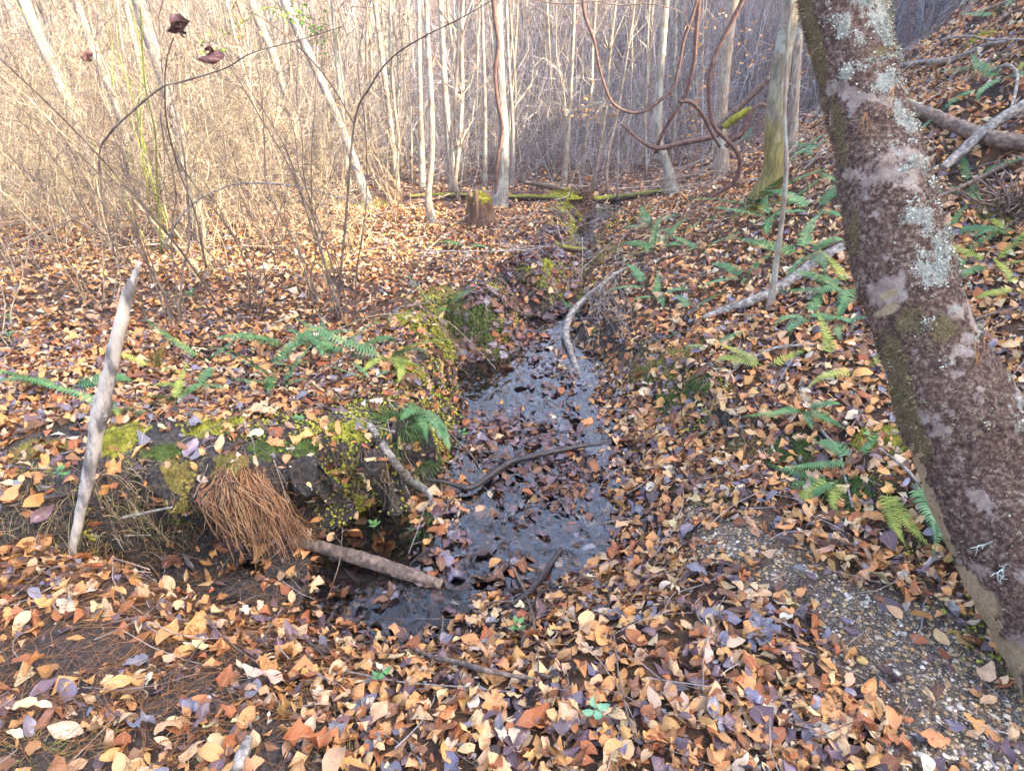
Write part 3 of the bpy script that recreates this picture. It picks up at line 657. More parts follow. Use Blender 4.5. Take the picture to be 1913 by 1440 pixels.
# ------------------------------------------------------------------ the big leaning tree
EDG = [(-260, 1440, 1590), (-130, 1462, 1622), (0, 1488, 1650), (100, 1515, 1670), (200, 1545, 1690), (300, 1560, 1722), (400, 1578, 1740), (500, 1592, 1765), (600, 1625, 1815), (700, 1655, 1870), (800, 1690, 1918), (900, 1728, 1972), (1000, 1762, 2034), (1100, 1800, 2100), (1220, 1862, 2200), (1330, 1910, 2320)]
base = G(1985, 1290); tb = dep(base) * .98; tt = tb + .55
ev = np.array(EDG, float); S = 260; vs = np.linspace(1330, -260, S); lf = np.interp(vs, ev[:, 0], ev[:, 1]); rt_ = np.interp(vs, ev[:, 0], ev[:, 2])
ker = np.ones(15) / 15
lf = np.convolve(np.pad(lf, 7, mode='edge'), ker, 'valid'); rt_ = np.convolve(np.pad(rt_, 7, mode='edge'), ker, 'valid')
tl = np.linspace(tb, tt, S); cen = np.array([D((a + c) / 2, v, t) for a, c, v, t in zip(lf, rt_, vs, tl)])
tang = np.gradient(cen, axis=0); tang /= np.linalg.norm(tang, axis=1)[:, None]
slope_px = np.gradient((lf + rt_) / 2, vs); rad = (rt_ - lf) / 2 * np.cos(np.arctan(slope_px)) * tl / FPX
rad *= .93; rad[:30] *= np.linspace(1.12, 1, 30)
# continue up out of the picture
ext = np.arange(1, 60)[:, None] * .075; dirn = tang[-1] * .85 + np.array([0, .0, .15]); cen = np.vstack([cen, cen[-1] + ext * dirn]); rad = np.concatenate([rad, rad[-1] * np.linspace(1, .45, 59)])
vs2 = np.concatenate([vs, -260 - np.arange(1, 60) * 20.])
SD = 110
v, q = tubes(cen[None], rad[None], SD); nr = len(cen)
ccr = np.repeat(cen, SD, 0); dn = v - ccr; rr = np.linalg.norm(dn, axis=1)[:, None]; dn = dn / rr
pr = project(v); vv = np.repeat(vs2, SD); ang = np.tile(np.arange(SD) / SD * 6.283, nr)
lfa = np.interp(vv, ev[:, 0], ev[:, 1]); rta = np.interp(vv, ev[:, 0], ev[:, 2]); tt_ = (pr[:, 0] - (lfa + rta) / 2) / ((rta - lfa) / 2)
def bl(items):
    r = np.zeros(len(v))
    for cv, ct, rv, rtt, am in items: r = np.maximum(r, am * np.exp(-((vv - cv) / rv) ** 2 - ((tt_ - ct) / rtt) ** 2))
    return r
n3 = fbm(v[:, 0] * 9, v[:, 1] * 9, v[:, 2] * 9, 5, 4); n4 = fbm(v[:, 0] * 32, v[:, 1] * 32, v[:, 2] * 32, 8, 4)
lich = bl([(15, .25, 55, .6, 1), (190, .5, 50, .5, .75), (260, .7, 60, .3, .7), (60, .5, 60, .5, .95), (85, .1, 45, .6, .9), (110, .75, 60, .3, .8), (160, -.35, 14, .2, .9), (160, .1, 22, .4, .5), (80, .75, 60, .3, .9), (455, .5, 40, .35, .95), (505, .8, 40, .3, 1), (530, .55, 35, .3, 1), (480, .9, 60, .2, .8), (350, .9, 60, .2, .6), (610, .1, 30, .3, .35), (300, .1, 16, .2, .6), (1000, .9, 60, .2, .4), (830, .8, 60, .2, .4), (-120, .2, 100, .6, .8)])
pale = bl([(360, .1, 45, .5, .9), (130, -.1, 40, .3, .7), (330, -.1, 25, .3, .6), (375, -.6, 30, .35, .6), (540, -.6, 35, .3, .9), (560, -.35, 14, .35, 1), (610, .4, 40, .4, .5), (720, .0, 40, .3, .55), (770, -.1, 30, .2, .6), (800, .1, 30, .25, .5), (960, -.1, 50, .3, .6), (1010, -.5, 40, .3, .9), (1060, 0, 60, .4, .7), (1140, -.3, 40, .5, .9), (1180, .1, 50, .4, .6), (660, .3, 30, .4, .4), (240, -.5, 50, .2, .4), (480, -.7, 60, .25, .8)])
n5 = fbm(v[:, 0] * 14, v[:, 1] * 14, v[:, 2] * 14, 33, 4)
pale = np.maximum(pale * np.clip(.75 + n5 * 1.6, 0, 1.1), .85 * sstep(.12, .42, n5)); lich = np.maximum(lich * np.clip(.8 + n4 * 1.5 + n5, 0, 1.1), .8 * sstep(.3, .5, fbm(v[:, 0] * 20, v[:, 1] * 20, v[:, 2] * 20, 44, 3)) * sstep(-.3, .6, tt_))
woodm = np.clip(np.where(tt_ < -.77 + .26 * n3 + .25 * n4 + .14 * sstep(900, 1250, vv), 1, 0) * sstep(780, 830, vv) + bl([(570, -.55, 9, .3, 1), (548, -.45, 6, .25, 1), (1165, -.7, 30, .4, 1), (1080, -.75, 30, .3, 1)]), 0, 1)
ochre = np.maximum(bl([(60, -.85, 120, .25, .9), (250, -.8, 100, .2, .8), (600, -.2, 45, .6, .65), (650, -.7, 60, .25, .9), (630, .3, 40, .5, .7), (720, -.75, 80, .25, 1), (140, .6, 15, .3, .8), (340, .1, 15, .5, .4), (210, .9, 60, .2, .3), (30, .95, 50, .15, .8), (800, -.7, 60, .25, .7), (1180, .2, 60, .8, .6), (1120, -.9, 40, .3, .7), (430, -.8, 60, .2, .7)]), .35 * sstep(.1, .5, n3))
disp = .008 * n3 + .007 * n4 + .022 * np.clip(fbm(v[:, 0] * 3.5, v[:, 1] * 3.5, v[:, 2] * 3.5, 15, 2), -1, 1) + .004 * lich * np.clip(n4 + .3, 0, 1) - .006 * woodm
disp += .05 * np.exp(-((vv - 1290) / 60) ** 2) * (.6 + .6 * np.cos(ang * 3 + 1))
v2 = v + dn * disp[:, None]
v2 = np.vstack([v2, cen[0], cen[-1]]); ct = [(nr * SD, (k + 1) % SD, k) for k in range(SD)] + [(nr * SD + 1, (nr - 1) * SD + k, (nr - 1) * SD + (k + 1) % SD) for k in range(SD)]
ex = lambda a: np.concatenate([a, [0, 0]])
m, nt, b = new_mat('leaning_bark'); g = N(nt, 'ShaderNodeNewGeometry').outputs['Position']
A = lambda nm: N(nt, 'ShaderNodeAttribute', attribute_name=nm).outputs['Fac']
nf = noise(nt, g, 75, 6, .72, .3); nm_ = noise(nt, g, 28, 5, .65); nb_ = noise(nt, g, 9, 4, .6); nx_ = noise(nt, g, 200, 4, .7)
def msk(att, off=.0, gain=6., n=nf, amt=1.1):
    x = math_(nt, 'MULTIPLY_ADD', n, amt, att); x = math_(nt, 'SUBTRACT', x, .98 + off); x = math_(nt, 'MULTIPLY', x, gain); c_ = nt.nodes.new('ShaderNodeClamp'); L(nt, x, c_.inputs[0]); return c_.outputs[0]
c = ramp(nt, nf, [(.32, (.024, .012, .010)), (.45, (.10, .05, .036)), (.54, (.22, .13, .09)), (.63, (.4, .32, .25)), (.75, (.64, .57, .47))])
c = mixc(nt, msk(A('pale'), .22, 3.2, nf, 1.5), c, ramp(nt, nm_, [(.35, (.3, .21, .17)), (.5, (.48, .37, .31)), (.65, (.62, .52, .45))]))
c = mixc(nt, msk(A('ochre')), c, ramp(nt, nx_, [(.3, (.07, .05, .02)), (.5, (.19, .14, .055)), (.7, (.4, .32, .16))]))
c = mixc(nt, msk(A('wood'), -.45, 4, nm_, .4), c, ramp(nt, nf, [(.3, (.3, .2, .1)), (.5, (.6, .45, .26)), (.7, (.76, .62, .42))]))
c = mixc(nt, msk(A('lichen'), .15, 6, nx_, 1.4), c, ramp(nt, nx_, [(.3, (.2, .21, .17)), (.5, (.45, .47, .4)), (.7, (.7, .7, .62))]))
L(nt, c, b.inputs['Base Color']); b.inputs['Roughness'].default_value = .85
bump(nt, math_(nt, 'ADD', nf, math_(nt, 'MULTIPLY', nx_, .5)), b, 1, .025); M_BIG = m
big = thing('leaning_tree', 'thick leaning tree trunk covered in maroon moss and pale lichen', 'tree', cen[20])
big.location = cen[20]; o0 = cen[20]
link('trunk', mesh_np('trunk', v2 - o0, [q, np.array(ct)], [m], True, {'lichen': ex(lich), 'pale': ex(pale), 'wood': ex(woodm), 'ochre': ex(ochre)}), big)
# fuzz of moss, lichen flakes
vis_f = (vs2 > -150)
def surf(n, wgt):
    k = rng.choice(len(v), n, p=wgt / wgt.sum()); return v[k] + dn[k] * disp[k][:, None] + rng.normal(0, .004, (n, 3)), dn[k]
def fuzz(n, wgt, lmin, lmax, mat, name, cols, droop=.4, wid=.0016):
    p, nn = surf(n, wgt); l = rng.uniform(lmin, lmax, n)[:, None]; d = nn + rng.normal(0, .7, (n, 3)) + np.array([0, 0, -droop]); d /= np.linalg.norm(d, axis=1)[:, None]
    s = np.cross(d, nn + .3 * rng.normal(0, 1, (n, 3))); s /= np.linalg.norm(s, axis=1)[:, None] + 1e-9
    W = wid * rng.uniform(.6, 1.6, n)[:, None]; a = p - s * W - nn * .002; bq = p + s * W - nn * .002; cq = p + d * l
    VV = np.stack([a, bq, cq], 1).reshape(-1, 3) - o0; cc = np.array(cols)[rng.integers(0, len(cols), n)] * (1 + rng.normal(0, .2, (n, 1)))
    o = link(name, mesh_np(name, VV, [np.arange(3 * n).reshape(n, 3)], [mat], True, {'tint': np.repeat(np.clip(np.c_[cc, np.ones(n)], .01, 1), 3, 0)}), big, kind='stuff', label='')
    del o['label']
on = ((vv > -120) & (vv < 1330)).astype(float)
fuzz(11000, on * np.clip(1 - 1.2 * lich - pale - 1.5 * woodm, .0, 1) * np.clip(.4 + n3 * 2, .03, 1), .004, .014, M_TWIG, 'liverwort', [(.10, .045, .03), (.17, .085, .055), (.045, .026, .022), (.24, .17, .1), (.34, .27, .19), (.2, .2, .12)])
fuzz(7000, on * (ochre ** 1.5) * np.clip(.6 + n4 * 2, 0, 1) * (1 - woodm), .004, .011, M_TWIG, 'bark_moss', [(.22, .17, .06), (.34, .27, .11), (.13, .11, .04), (.12, .06, .05)])
# lichen flakes
n = 6500; wgt = on * lich ** 1.4 * np.clip(.3 + n4 * 3, 0, 1); p, nn = surf(n, wgt); sz = rng.uniform(.0014, .0042, n); t, s, u = basis(nn, rng.random(n) * 6.28, rng.normal(0, .5, n), rng.normal(0, .5, n))
a6 = np.arange(6) / 6 * 6.283; rad6 = rng.uniform(.5, 1.2, (n, 6)); ringv = p[:, None] + nn[:, None] * .003 + sz[:, None, None] * rad6[..., None] * (np.cos(a6)[None, :, None] * t[:, None] + np.sin(a6)[None, :, None] * s[:, None]) + nn[:, None] * (rng.uniform(0, .003, (n, 6, 1)))
VV = np.concatenate([(p + nn * .0015)[:, None], ringv], 1).reshape(-1, 3) - o0; T = np.array([(0, 1 + i, 1 + (i + 1) % 6) for i in range(6)])
cc = np.array([(.5, .52, .44), (.66, .67, .58), (.38, .42, .33), (.55, .53, .4)])[rng.integers(0, 4, n)]
link('lichen', mesh_np('lichen', VV, [(T[None] + (np.arange(n) * 7)[:, None, None]).reshape(-1, 3)], [M_TWIG], True, {'tint': np.repeat(np.c_[cc, np.ones(n)], 7, 0)}), big, kind='stuff')

def front(u, vpx, lift=.006):
    """point of the big trunk seen at a pixel"""
    d = ray(u, vpx); d = d / np.linalg.norm(d); best = None
    hh = TRB.ray_cast(Vector(CAM), Vector(d), 20)
    return np.array(hh[0]) + np.array(hh[1]) * lift if hh[0] is not None else D(u, vpx, 2)
TRB = BVHTree.FromPolygons([tuple(x) for x in v2.tolist()], q.tolist())
def bundle(label, top, ends, w=.0012):
    M = MB(); p0 = front(*top, .012)
    for e in ends:
        p1 = front(*e, .008); mid = (p0 + p1) / 2 + rng.normal(0, .004, 3) + np.array([0, -.006, 0]); vv_, qq, t_ = tube1([p0 - p0, mid - p0, p1 - p0], [w * 1.3, w, w * .6], 6, 4); M.add(vv_, qq, t_)
    thing('pine_needle_bundle', label, 'pine needles', p0, 'pine needle bundles caught on the leaning trunk', M.mesh('pine_needle_bundle', [M_NEEDLE]))
bundle('bundle of tan pine needles stuck upright on the leaning trunk, upper one', (1663, 165), [(1632, 222), (1656, 235), (1667, 222), (1660, 200)])
bundle('splayed pine needles stuck on the leaning trunk, just below the other bundle', (1620, 213), [(1596, 268), (1615, 270), (1642, 260), (1610, 262)])
bundle('three pine needles standing at the right edge of the leaning trunk', (1822, 685), [(1812, 610), (1820, 618), (1832, 630)])
def tendrils(label, u, v):
    M = MB(); p0 = front(u, v, .003)
    for k in range(9):
        a = rng.random() * 6.28; pts = [np.zeros(3)]
        for j in range(5): pts.append(pts[-1] + np.array([math.cos(a) * .008, -.003, math.sin(a) * .008])); a += rng.normal(0, .7)
        vv_, qq, t_ = tube1(pts, [.0012, .0006], 10, 4); M.add(vv_, qq, t_, tint=(.55, .66, .6, 1))
    thing('beard_lichen', label, 'lichen', p0, None, M.mesh('beard_lichen', [M_TWIG]))
tendrils('grey-green wiry lichen tuft on the leaning trunk, upper of two', 1835, 1018)
tendrils('curly grey-green lichen tuft low on the leaning trunk, lower of two', 1872, 1062)
lab0 = 'mossy leaning trunk'

# ------------------------------------------------------------------ crowns shared by trees
def crown_mesh(seed, mat, ln=1.6, n=16):
    r = np.random.default_rng(seed); P_, R_ = [], []
    for i in range(n):
        a = r.random() * 6.28; el = r.uniform(.3, 1.2); d = np.array([math.cos(a) * math.cos(el), math.sin(a) * math.cos(el), math.sin(el)]); st = np.array([0, 0, r.uniform(-1.2, .6)]); l = r.uniform(.6, 1) * ln
        pts = [st + d * l * k / 5 + np.array([0, 0, .06 * k * k * .2]) + r.normal(0, .05, 3) * k / 3 for k in range(6)]; P_.append(pts); R_.append(np.linspace(.022, .005, 6))
        for j in range(4):
            b0 = pts[int(r.integers(2, 5))]; dd = d + r.normal(0, .6, 3); P_.append([b0 + dd * .5 * k / 5 + r.normal(0, .02, 3) for k in range(6)]); R_.append(np.linspace(.008, .002, 6))
    v, q = tubes(P_, R_, 4); return mesh_np('crown', v, [q], [mat])
CROWN = {m_.name: [crown_mesh(i, m_) for i in range(3)] for m_ in (M_BARKG, M_BARKT, M_BARKP, M_BARKM)}
def tree(name, label, pix, wpx, mat, Y=None, group=None, height=8, rough=.05, burl=None, cat='tree'):
    b0 = G(*pix[0]) - np.array([0, 0, .04]); Y = b0[1]; pts = [b0] + [V(u, v, Y) for u, v in pix[1:]]
    rr = [wpx[min(i, len(wpx) - 1)] / 2 * dep(p) / FPX for i, p in enumerate(pts)]; rr[0] *= 1.35
    d = pts[-1] - pts[-2]; d /= np.linalg.norm(d); d = d * .75 + np.array([0, 0, .25]); last = pts[-1]; r0 = rr[-1]; hgt = max(1, height - last[2])
    for k in (.25, .6, 1): pts.append(last + d * hgt * k); rr.append(r0 * (1 - .6 * k))
    n = 9 * len(pts); v, q, t = tube1(np.array(pts) - b0, rr, n, 14, rough, int(b0[0] * 10) % 50)
    # bark flutes
    o = thing(name, label, cat, b0, group); link('trunk', mesh_np('trunk', v, [q, t], [mat]), o)
    cr = link('crown', CROWN[mat.name][int(rng.integers(0, 3))], o); cr.location = pts[-1] - b0; cr.rotation_euler = (0, 0, rng.random() * 6); cr.scale = (1.3, 1.3, 1.3)
    return o, pts
def tree2(*a, **k): return tree(*a, **k)
tree('slim_tree', 'grey trunk wrapped by a dark wavy vine beside the mossy stump', [(930, 388), (938, 330), (941, 250), (936, 180), (932, 100), (929, 0)], [30, 24, 21, 20, 20, 18], M_BARKG)
tree('slim_tree', 'slim tan-grey trunk with forked foot left of the mossy stump', [(809, 418), (800, 370), (806, 300), (806, 200), (800, 100), (796, 0)], [15, 13, 11, 11, 10, 9], M_BARKT)
tree('slim_tree', 'grey lichened trunk rising behind the hanging vines, bent at its foot', [(1258, 362), (1247, 312), (1231, 262), (1231, 180), (1238, 80), (1244, 0)], [22, 18, 14, 14, 14, 14], M_BARKP)
tree('slim_tree', 'brown-grey trunk behind the big drooping vine loop on the slope', [(1350, 328), (1346, 250), (1352, 160), (1364, 50), (1372, 0)], [26, 22, 20, 19, 18], M_BARKT)
tree('mossy_tree', 'straight trunk with yellow-green mossy curved foot on the slope', [(1405, 378), (1432, 350), (1447, 315), (1447, 240), (1455, 160), (1470, 60), (1482, 0)], [26, 44, 42, 36, 34, 32, 30], M_BARKM)
tree('sapling', 'thin brown sapling stem standing where the grey branch lies', [(1438, 578), (1452, 480), (1462, 400), (1469, 310), (1466, 220), (1470, 100), (1478, 0)], [11, 10, 9, 8, 7, 6, 5], M_BARKT, height=4.2)
tree('slim_tree', 'faint pinkish trunk between the mossy tree and the leaning trunk', [(1478, 290), (1484, 200), (1490, 100), (1498, 0)], [18, 16, 15, 14], M_BARKT)
LT = [('pale sunlit leaning trunk, farthest left of the sunny thicket', [(205, 385), (150, 240), (95, 120), (42, 0)], [20, 19, 20, 20], M_BARKP),
      ('grey-blue slanting trunk second from the left in the sunny thicket', [(265, 372), (225, 220), (180, 110), (142, 0)], [14, 13, 14, 14], M_BARKG),
      ('greenish grey slanting trunk rising through the leafless shrub', [(378, 452), (345, 300), (318, 190), (285, 90), (258, 0)], [22, 20, 20, 22, 24], M_BARKG),
      ('pinkish pale slanting trunk right of the arching dark branch', [(562, 345), (548, 230), (512, 110), (468, 0)], [14, 14, 15, 15], M_BARKP),
      ('dark grey slanting trunk below the green sprig', [(690, 385), (650, 270), (595, 140), (531, 0)], [16, 15, 15, 17], M_BARKG),
      ('white slender trunk right of the green sprig', [(652, 352), (638, 200), (628, 90), (622, 0)], [9, 9, 9, 8], M_BARKP),
      ('slender white trunk between two slanting trunks at upper left', [(310, 350), (275, 180), (232, 0)], [10, 10, 10], M_BARKP),
      ('pale straight trunk left of the slim forked-foot tree', [(848, 362), (838, 260), (828, 120), (823, 0)], [16, 13, 11, 11], M_BARKP),
      ('thin brown twisted stem right of the vine-wrapped trunk', [(1052, 352), (1060, 260), (1068, 130), (1073, 0)], [9, 8, 7, 7], M_BARKT),
      ('thin grey stem near the middle of the far wood', [(955, 352), (958, 240), (950, 120), (946, 0)], [8, 7, 6, 6], M_BARKG),
      ('dark-barked trunk just left of the forked-foot tree', [(789, 352), (786, 230), (783, 110), (782, 0)], [11, 10, 9, 9], M_BARKT),
      ('pale straight stem beyond the fallen mossy log', [(905, 350), (906, 220), (903, 100), (900, 0)], [8, 7, 7, 7], M_BARKP),
      ('brown trunk in the thicket above the arching stem', [(742, 352), (730, 240), (715, 120), (700, 0)], [11, 10, 10, 10], M_BARKT)]
for l_, px_, w_, m_ in LT: tree('slim_tree', l_, px_, w_, m_)
# wavy vine on the central trunk
b0 = G(930, 388); Yv = b0[1] - .06
pv = [V(u, v, Yv) for u, v in [(928, 380), (927, 350), (930, 300), (938, 250), (937, 225), (929, 185), (925, 140), (926, 120), (931, 85), (925, 40), (922, 0), (920, -60)]]
stick('climbing_vine', 'dark wavy vine climbing up the left side of the grey trunk', 'vine', pv, [9, 8, 7, 7, 7, 7, 7, 8, 7, 8, 9], M_VINE, 60, 7, .15)

# ------------------------------------------------------------------ background trees and saplings as individuals
BT = []
def bg_variant(seed, mat, dia, hgt, nb):
    r = np.random.default_rng(seed); k = 10; z = np.linspace(0, 1, k); off = np.cumsum(r.normal(0, .055, (k, 2)), 0) * hgt / 5
    P0 = np.c_[off[:, 0], off[:, 1], z * hgt]; M = MB(); v, q, t = tube1(P0, np.linspace(dia / 2, dia * .2, k), 14, 6, .05); M.add(v, q, t)
    pp, rr = [], []
    for i in range(nb):
        a = r.random() * 6.28; s = r.uniform(.12, .95); b_ = P0[int(s * (k - 1))]; el = r.uniform(.5, 1.2); d = np.array([math.cos(a) * math.cos(el), math.sin(a) * math.cos(el), math.sin(el)]); l = r.uniform(.4, 1.1) * (1.2 - s * .5)
        pp.append([b_ + d * l * j / 4 + r.normal(0, .03, 3) * (j > 0) for j in range(5)]); rr.append(np.linspace(min(.012, dia * .2), .003, 5))
    v, q = tubes(pp, rr, 3); M.add(v, q); return M.mesh('bare_tree', [mat])
BV = [bg_variant(i, [M_BARKT, M_BARKT, M_BARKG, M_BARKT, M_BARKP, M_BARKG][i % 6], d_, h_, nb_) for i, (d_, h_, nb_) in enumerate([(.05, 4.5, 22), (.07, 5, 20), (.12, 7, 14), (.04, 3.6, 26), (.09, 6, 16), (.18, 8, 10), (.06, 5, 22), (.05, 4, 24), (.14, 8, 12), (.1, 7, 14)])]
cnt = 0; tries = 0
HN = {0: 'tan', 1: 'tan', 2: 'grey', 3: 'tan', 4: 'pale', 5: 'grey'}
LMK = [(60, 'at the left edge thicket'), (205, 'by the pale leftmost leaning trunk'), (300, 'behind the crossing green cane'), (378, 'behind the greenish grey slanting trunk'), (470, 'beyond the wide tan shrub'), (562, 'by the foot of the pinkish trunk'), (650, 'behind the tall bank-top clump'), (742, 'by the thicket left of the forked-foot tree'), (809, 'behind the forked-foot tree'), (848, 'between forked-foot tree and stump'), (905, 'straight behind the mossy stump'), (955, 'just right of the vine-wrapped trunk'), (1000, 'behind the pale sloping log'), (1060, 'behind the root mound'), (1150, 'beyond the long mossy log'), (1220, 'behind the reddish vine loop'), (1300, 'between lichened trunk and vine S-curve'), (1380, 'behind the thick S-shaped vine'), (1460, 'behind the mossy-footed tree'), (1540, 'between mossy-footed tree and leaning trunk'), (1640, 'behind the upper leaning trunk'), (1740, 'above the slope right of the leaning trunk'), (1860, 'above the slope in the top corner')]
def bglabel(x, Y, z, col, kind):
    u = project(np.array([[x, Y, z + .5]]))[0, 0]; k = min(LMK, key=lambda a: abs(a[0] - u))
    dist = 'near' if Y < 12 else ('middle-distance' if Y < 17 else ('distant' if Y < 23 else 'farthest'))
    return f"{dist} bare {col} {kind} {k[1]}"
seenl = {}
while cnt < 240 and tries < 4000:
    tries += 1
    Y = rng.uniform(9.6, 30) if rng.random() < .8 else rng.uniform(8, 12); u = rng.uniform(-60, 1940) if rng.random() < .9 else rng.uniform(1600, 1940)
    x = (u - 956.5) / FPX * Y * .96
    if x > 1.6 + max(0, (Y - 10)) * .9 and Y < 16: continue
    z, _ = ground(x, Y); k = int(rng.integers(0, len(BV)))
    if (k in (2, 5, 8, 9) and Y < 17) or (k == 4 and Y < 12): k = [0, 3, 6, 7, 1][int(rng.integers(0, 5))]
    side = 'left, sunlit' if x < -Y * .2 else ('middle' if x < Y * .12 else 'right, shaded')
    dist = 'near edge' if Y < 14 else ('middle depth' if Y < 20 else 'far slope')
    kind = 'sapling' if k in (0, 3, 6, 7) else 'trunk'
    lean = -.05 if x < -1 else 0; eu = (rng.normal(0, .05), rng.normal(0, .06) + lean, rng.random() * 6.28); from mathutils import Euler
    lv = Euler(eu).to_matrix() @ Vector((0, 0, 1)); lw = 'left-leaning' if lv.x < -.035 else ('right-leaning' if lv.x > .035 else 'upright'); lb = bglabel(x, Y, z, HN[k % 6], kind).replace('bare', lw + ' bare')
    if lb in seenl: continue
    seenl[lb] = 1
    o = thing('bare_tree' if kind == 'trunk' else 'bare_sapling', lb, 'tree', (x, Y, z - .05), f"bare {kind}s of the wood beyond the stream", BV[k])
    s = rng.uniform(.8, 1.25); o.scale = (s * .75, s * .75, rng.uniform(.85, 1.1) * s); o.rotation_euler = eu; cnt += 1

# thicket of stems and twigs far back: one mass
def thicket(n, ylo, yhi, umin, umax, hmin, hmax, rbase, cols, name, label, ntw=6, xlim=True, lean=0., wild=.2):
    Y = rng.uniform(ylo ** .5, yhi ** .5, n) ** 2; u = rng.uniform(umin, umax, n); x = (u - 956.5) / FPX * Y * .97
    if xlim: k = ~((x > 1.3 + np.maximum(0, Y - 10) * .8) & (Y < 17)); x, Y = x[k], Y[k]
    n = len(x); z = height(x, Y); K = 6; s = np.linspace(0, 1, K); h = rng.uniform(hmin, hmax, n)
    lx = rng.normal(lean, wild, n); ly = rng.normal(0, wild, n); w1 = rng.normal(0, .045, (n, K, 2)).cumsum(1)
    P0 = np.stack([x[:, None] + lx[:, None] * h[:, None] * s + w1[..., 0], Y[:, None] + ly[:, None] * h[:, None] * s + w1[..., 1], z[:, None] - .03 + h[:, None] * s], -1)
    r0 = rbase * rng.uniform(.5, 1.5, n) * (1 + Y / 25); R0 = r0[:, None] * np.linspace(1, .4, K)
    C = np.array(cols)[rng.integers(0, len(cols), n)] * (1 + rng.normal(0, .15, (n, 1)))
    v, q = tubes(P0, R0, 3); M = MB(); M.add(v, q, tint=np.repeat(np.clip(np.c_[C, np.ones(n)], .01, .9), K * 3, 0))
    m_ = n * ntw; bi = np.repeat(np.arange(n), ntw); f = rng.uniform(.1, .95, m_); ki = np.clip((f * (K - 1)).astype(int), 0, K - 2); fr_ = (f * (K - 1) - ki)[:, None]
    st = P0[bi, ki] * (1 - fr_) + P0[bi, ki + 1] * fr_; a = rng.random(m_) * 6.28; el = rng.uniform(-.1, 1.2, m_); d = np.stack([np.cos(a) * np.cos(el), np.sin(a) * np.cos(el), np.sin(el)], 1); l = rng.uniform(.15, .8, m_)
    P1 = st[:, None] + d[:, None] * (l[:, None] * np.array([0, .5, 1]))[..., None] + rng.normal(0, .045, (m_, 3, 3)) * np.array([0, 1, 1.3])[None, :, None]
    v, q = tubes(P1, (r0[bi] * .5)[:, None] * np.array([1, .7, .4]), 3); M.add(v, q, tint=np.repeat(np.clip(np.c_[C[bi], np.ones(m_)], .01, .9), 9, 0))
    link(name, M.mesh(name, [M_TWIG], True), kind='stuff', label=label)
PALE = [(.55, .46, .34), (.4, .33, .25), (.66, .56, .41), (.27, .22, .18), (.5, .44, .36), (.16, .12, .09), (.2, .14, .1)]  # pale cream: sunlight on the left wood put into the bark colours
GREYP = [(.1, .09, .1), (.14, .12, .13), (.32, .3, .32), (.44, .41, .43), (.22, .2, .22), (.52, .48, .48), (.28, .24, .24)]  # lavender-grey: cool shade of the far wood put into the bark colours
TANS = [(.4, .31, .2), (.52, .43, .3), (.28, .21, .14), (.6, .5, .36), (.14, .1, .08), (.18, .13, .1)]
thicket(2300, 11.5, 30, 520, 2000, .8, 4.2, .005, GREYP, 'far_thicket', 'mass of grey bare stems and twigs filling the far wood', 11)
thicket(1900, 10, 28, -150, 760, .8, 4.2, .0048, PALE, 'sunny_thicket', 'mass of pale sunlit bare stems filling the left wood', 9, lean=-.08)
thicket(520, 9.5, 13, 500, 1260, .4, 1.8, .003, GREYP, 'twiggy_undergrowth', 'low twiggy undergrowth beyond the fallen mossy log', 9, wild=.4)
thicket(650, 5.6, 10, -250, 640, .4, 1.9, .0028, TANS, 'cane_undergrowth', 'tan canes and fine twigs filling the sunny left floor', 9, lean=-.1, wild=.45)

# ------------------------------------------------------------------ leafless shrubs
def shrub(label, u, v, nst, hgt, spread, r0, mat, tw=14, lean=(0, 0), seed=0, low=.35):
    r = np.random.default_rng(seed + 100); b0 = G(u, v); o = thing('leafless_shrub', label, 'shrub', b0, 'leafless shrubs on the sunny left floor')
    for i in range(nst):
        a = r.random() * 6.28; out_ = r.uniform(.15, 1) * spread; h = hgt * r.uniform(.6, 1.1); K = 9; s = np.linspace(0, 1, K)
        st = np.array([math.cos(a) * .05, math.sin(a) * .05, -.02]); px_ = st[None] + np.stack([(math.cos(a) * out_ + lean[0]) * s ** 1.3 * h, (math.sin(a) * out_ * .7 + lean[1]) * s ** 1.3 * h, s * h - low * out_ * s ** 2.5 * h], 1)
        px_ += r.normal(0, .045, (K, 3)).cumsum(0) * .9; M = MB(); vv_, qq, t_ = tube1(px_, np.array([r0, r0 * .75, r0 * .3]) * r.uniform(.6, 1.2), 18, 5, .08); M.add(vv_, qq, t_)
        pp, rr = [], []
        for j in range(tw):
            k = int(r.integers(2, K - 1)); b_ = px_[k] + (px_[k + 1] - px_[k]) * r.random(); a2 = r.random() * 6.28; el = r.uniform(-.2, 1); d = np.array([math.cos(a2) * math.cos(el), math.sin(a2) * math.cos(el), math.sin(el)]); l = r.uniform(.12, .5) * h * .4
            zz = np.cumsum(r.normal(0, .02, (6, 3)), 0); pp.append([b_ + d * l * jj / 5 + zz[jj] * (jj > 0) for jj in range(6)]); rr.append(np.linspace(r0 * .28, r0 * .1, 6))
            for e in range(2):
                c_ = pp[-1] if e == 0 else pp[-2]; b2 = c_[3]; d2 = d + r.normal(0, .8, 3); pp.append([b2 + d2 * l * .4 * jj / 5 + zz[jj] * .6 * (jj > 0) for jj in range(6)]); rr.append(np.linspace(r0 * .18, r0 * .08, 6))
        vv_, qq = tubes(pp, rr, 3); M.add(vv_, qq); link('stem', M.mesh('stem', [mat]), o)
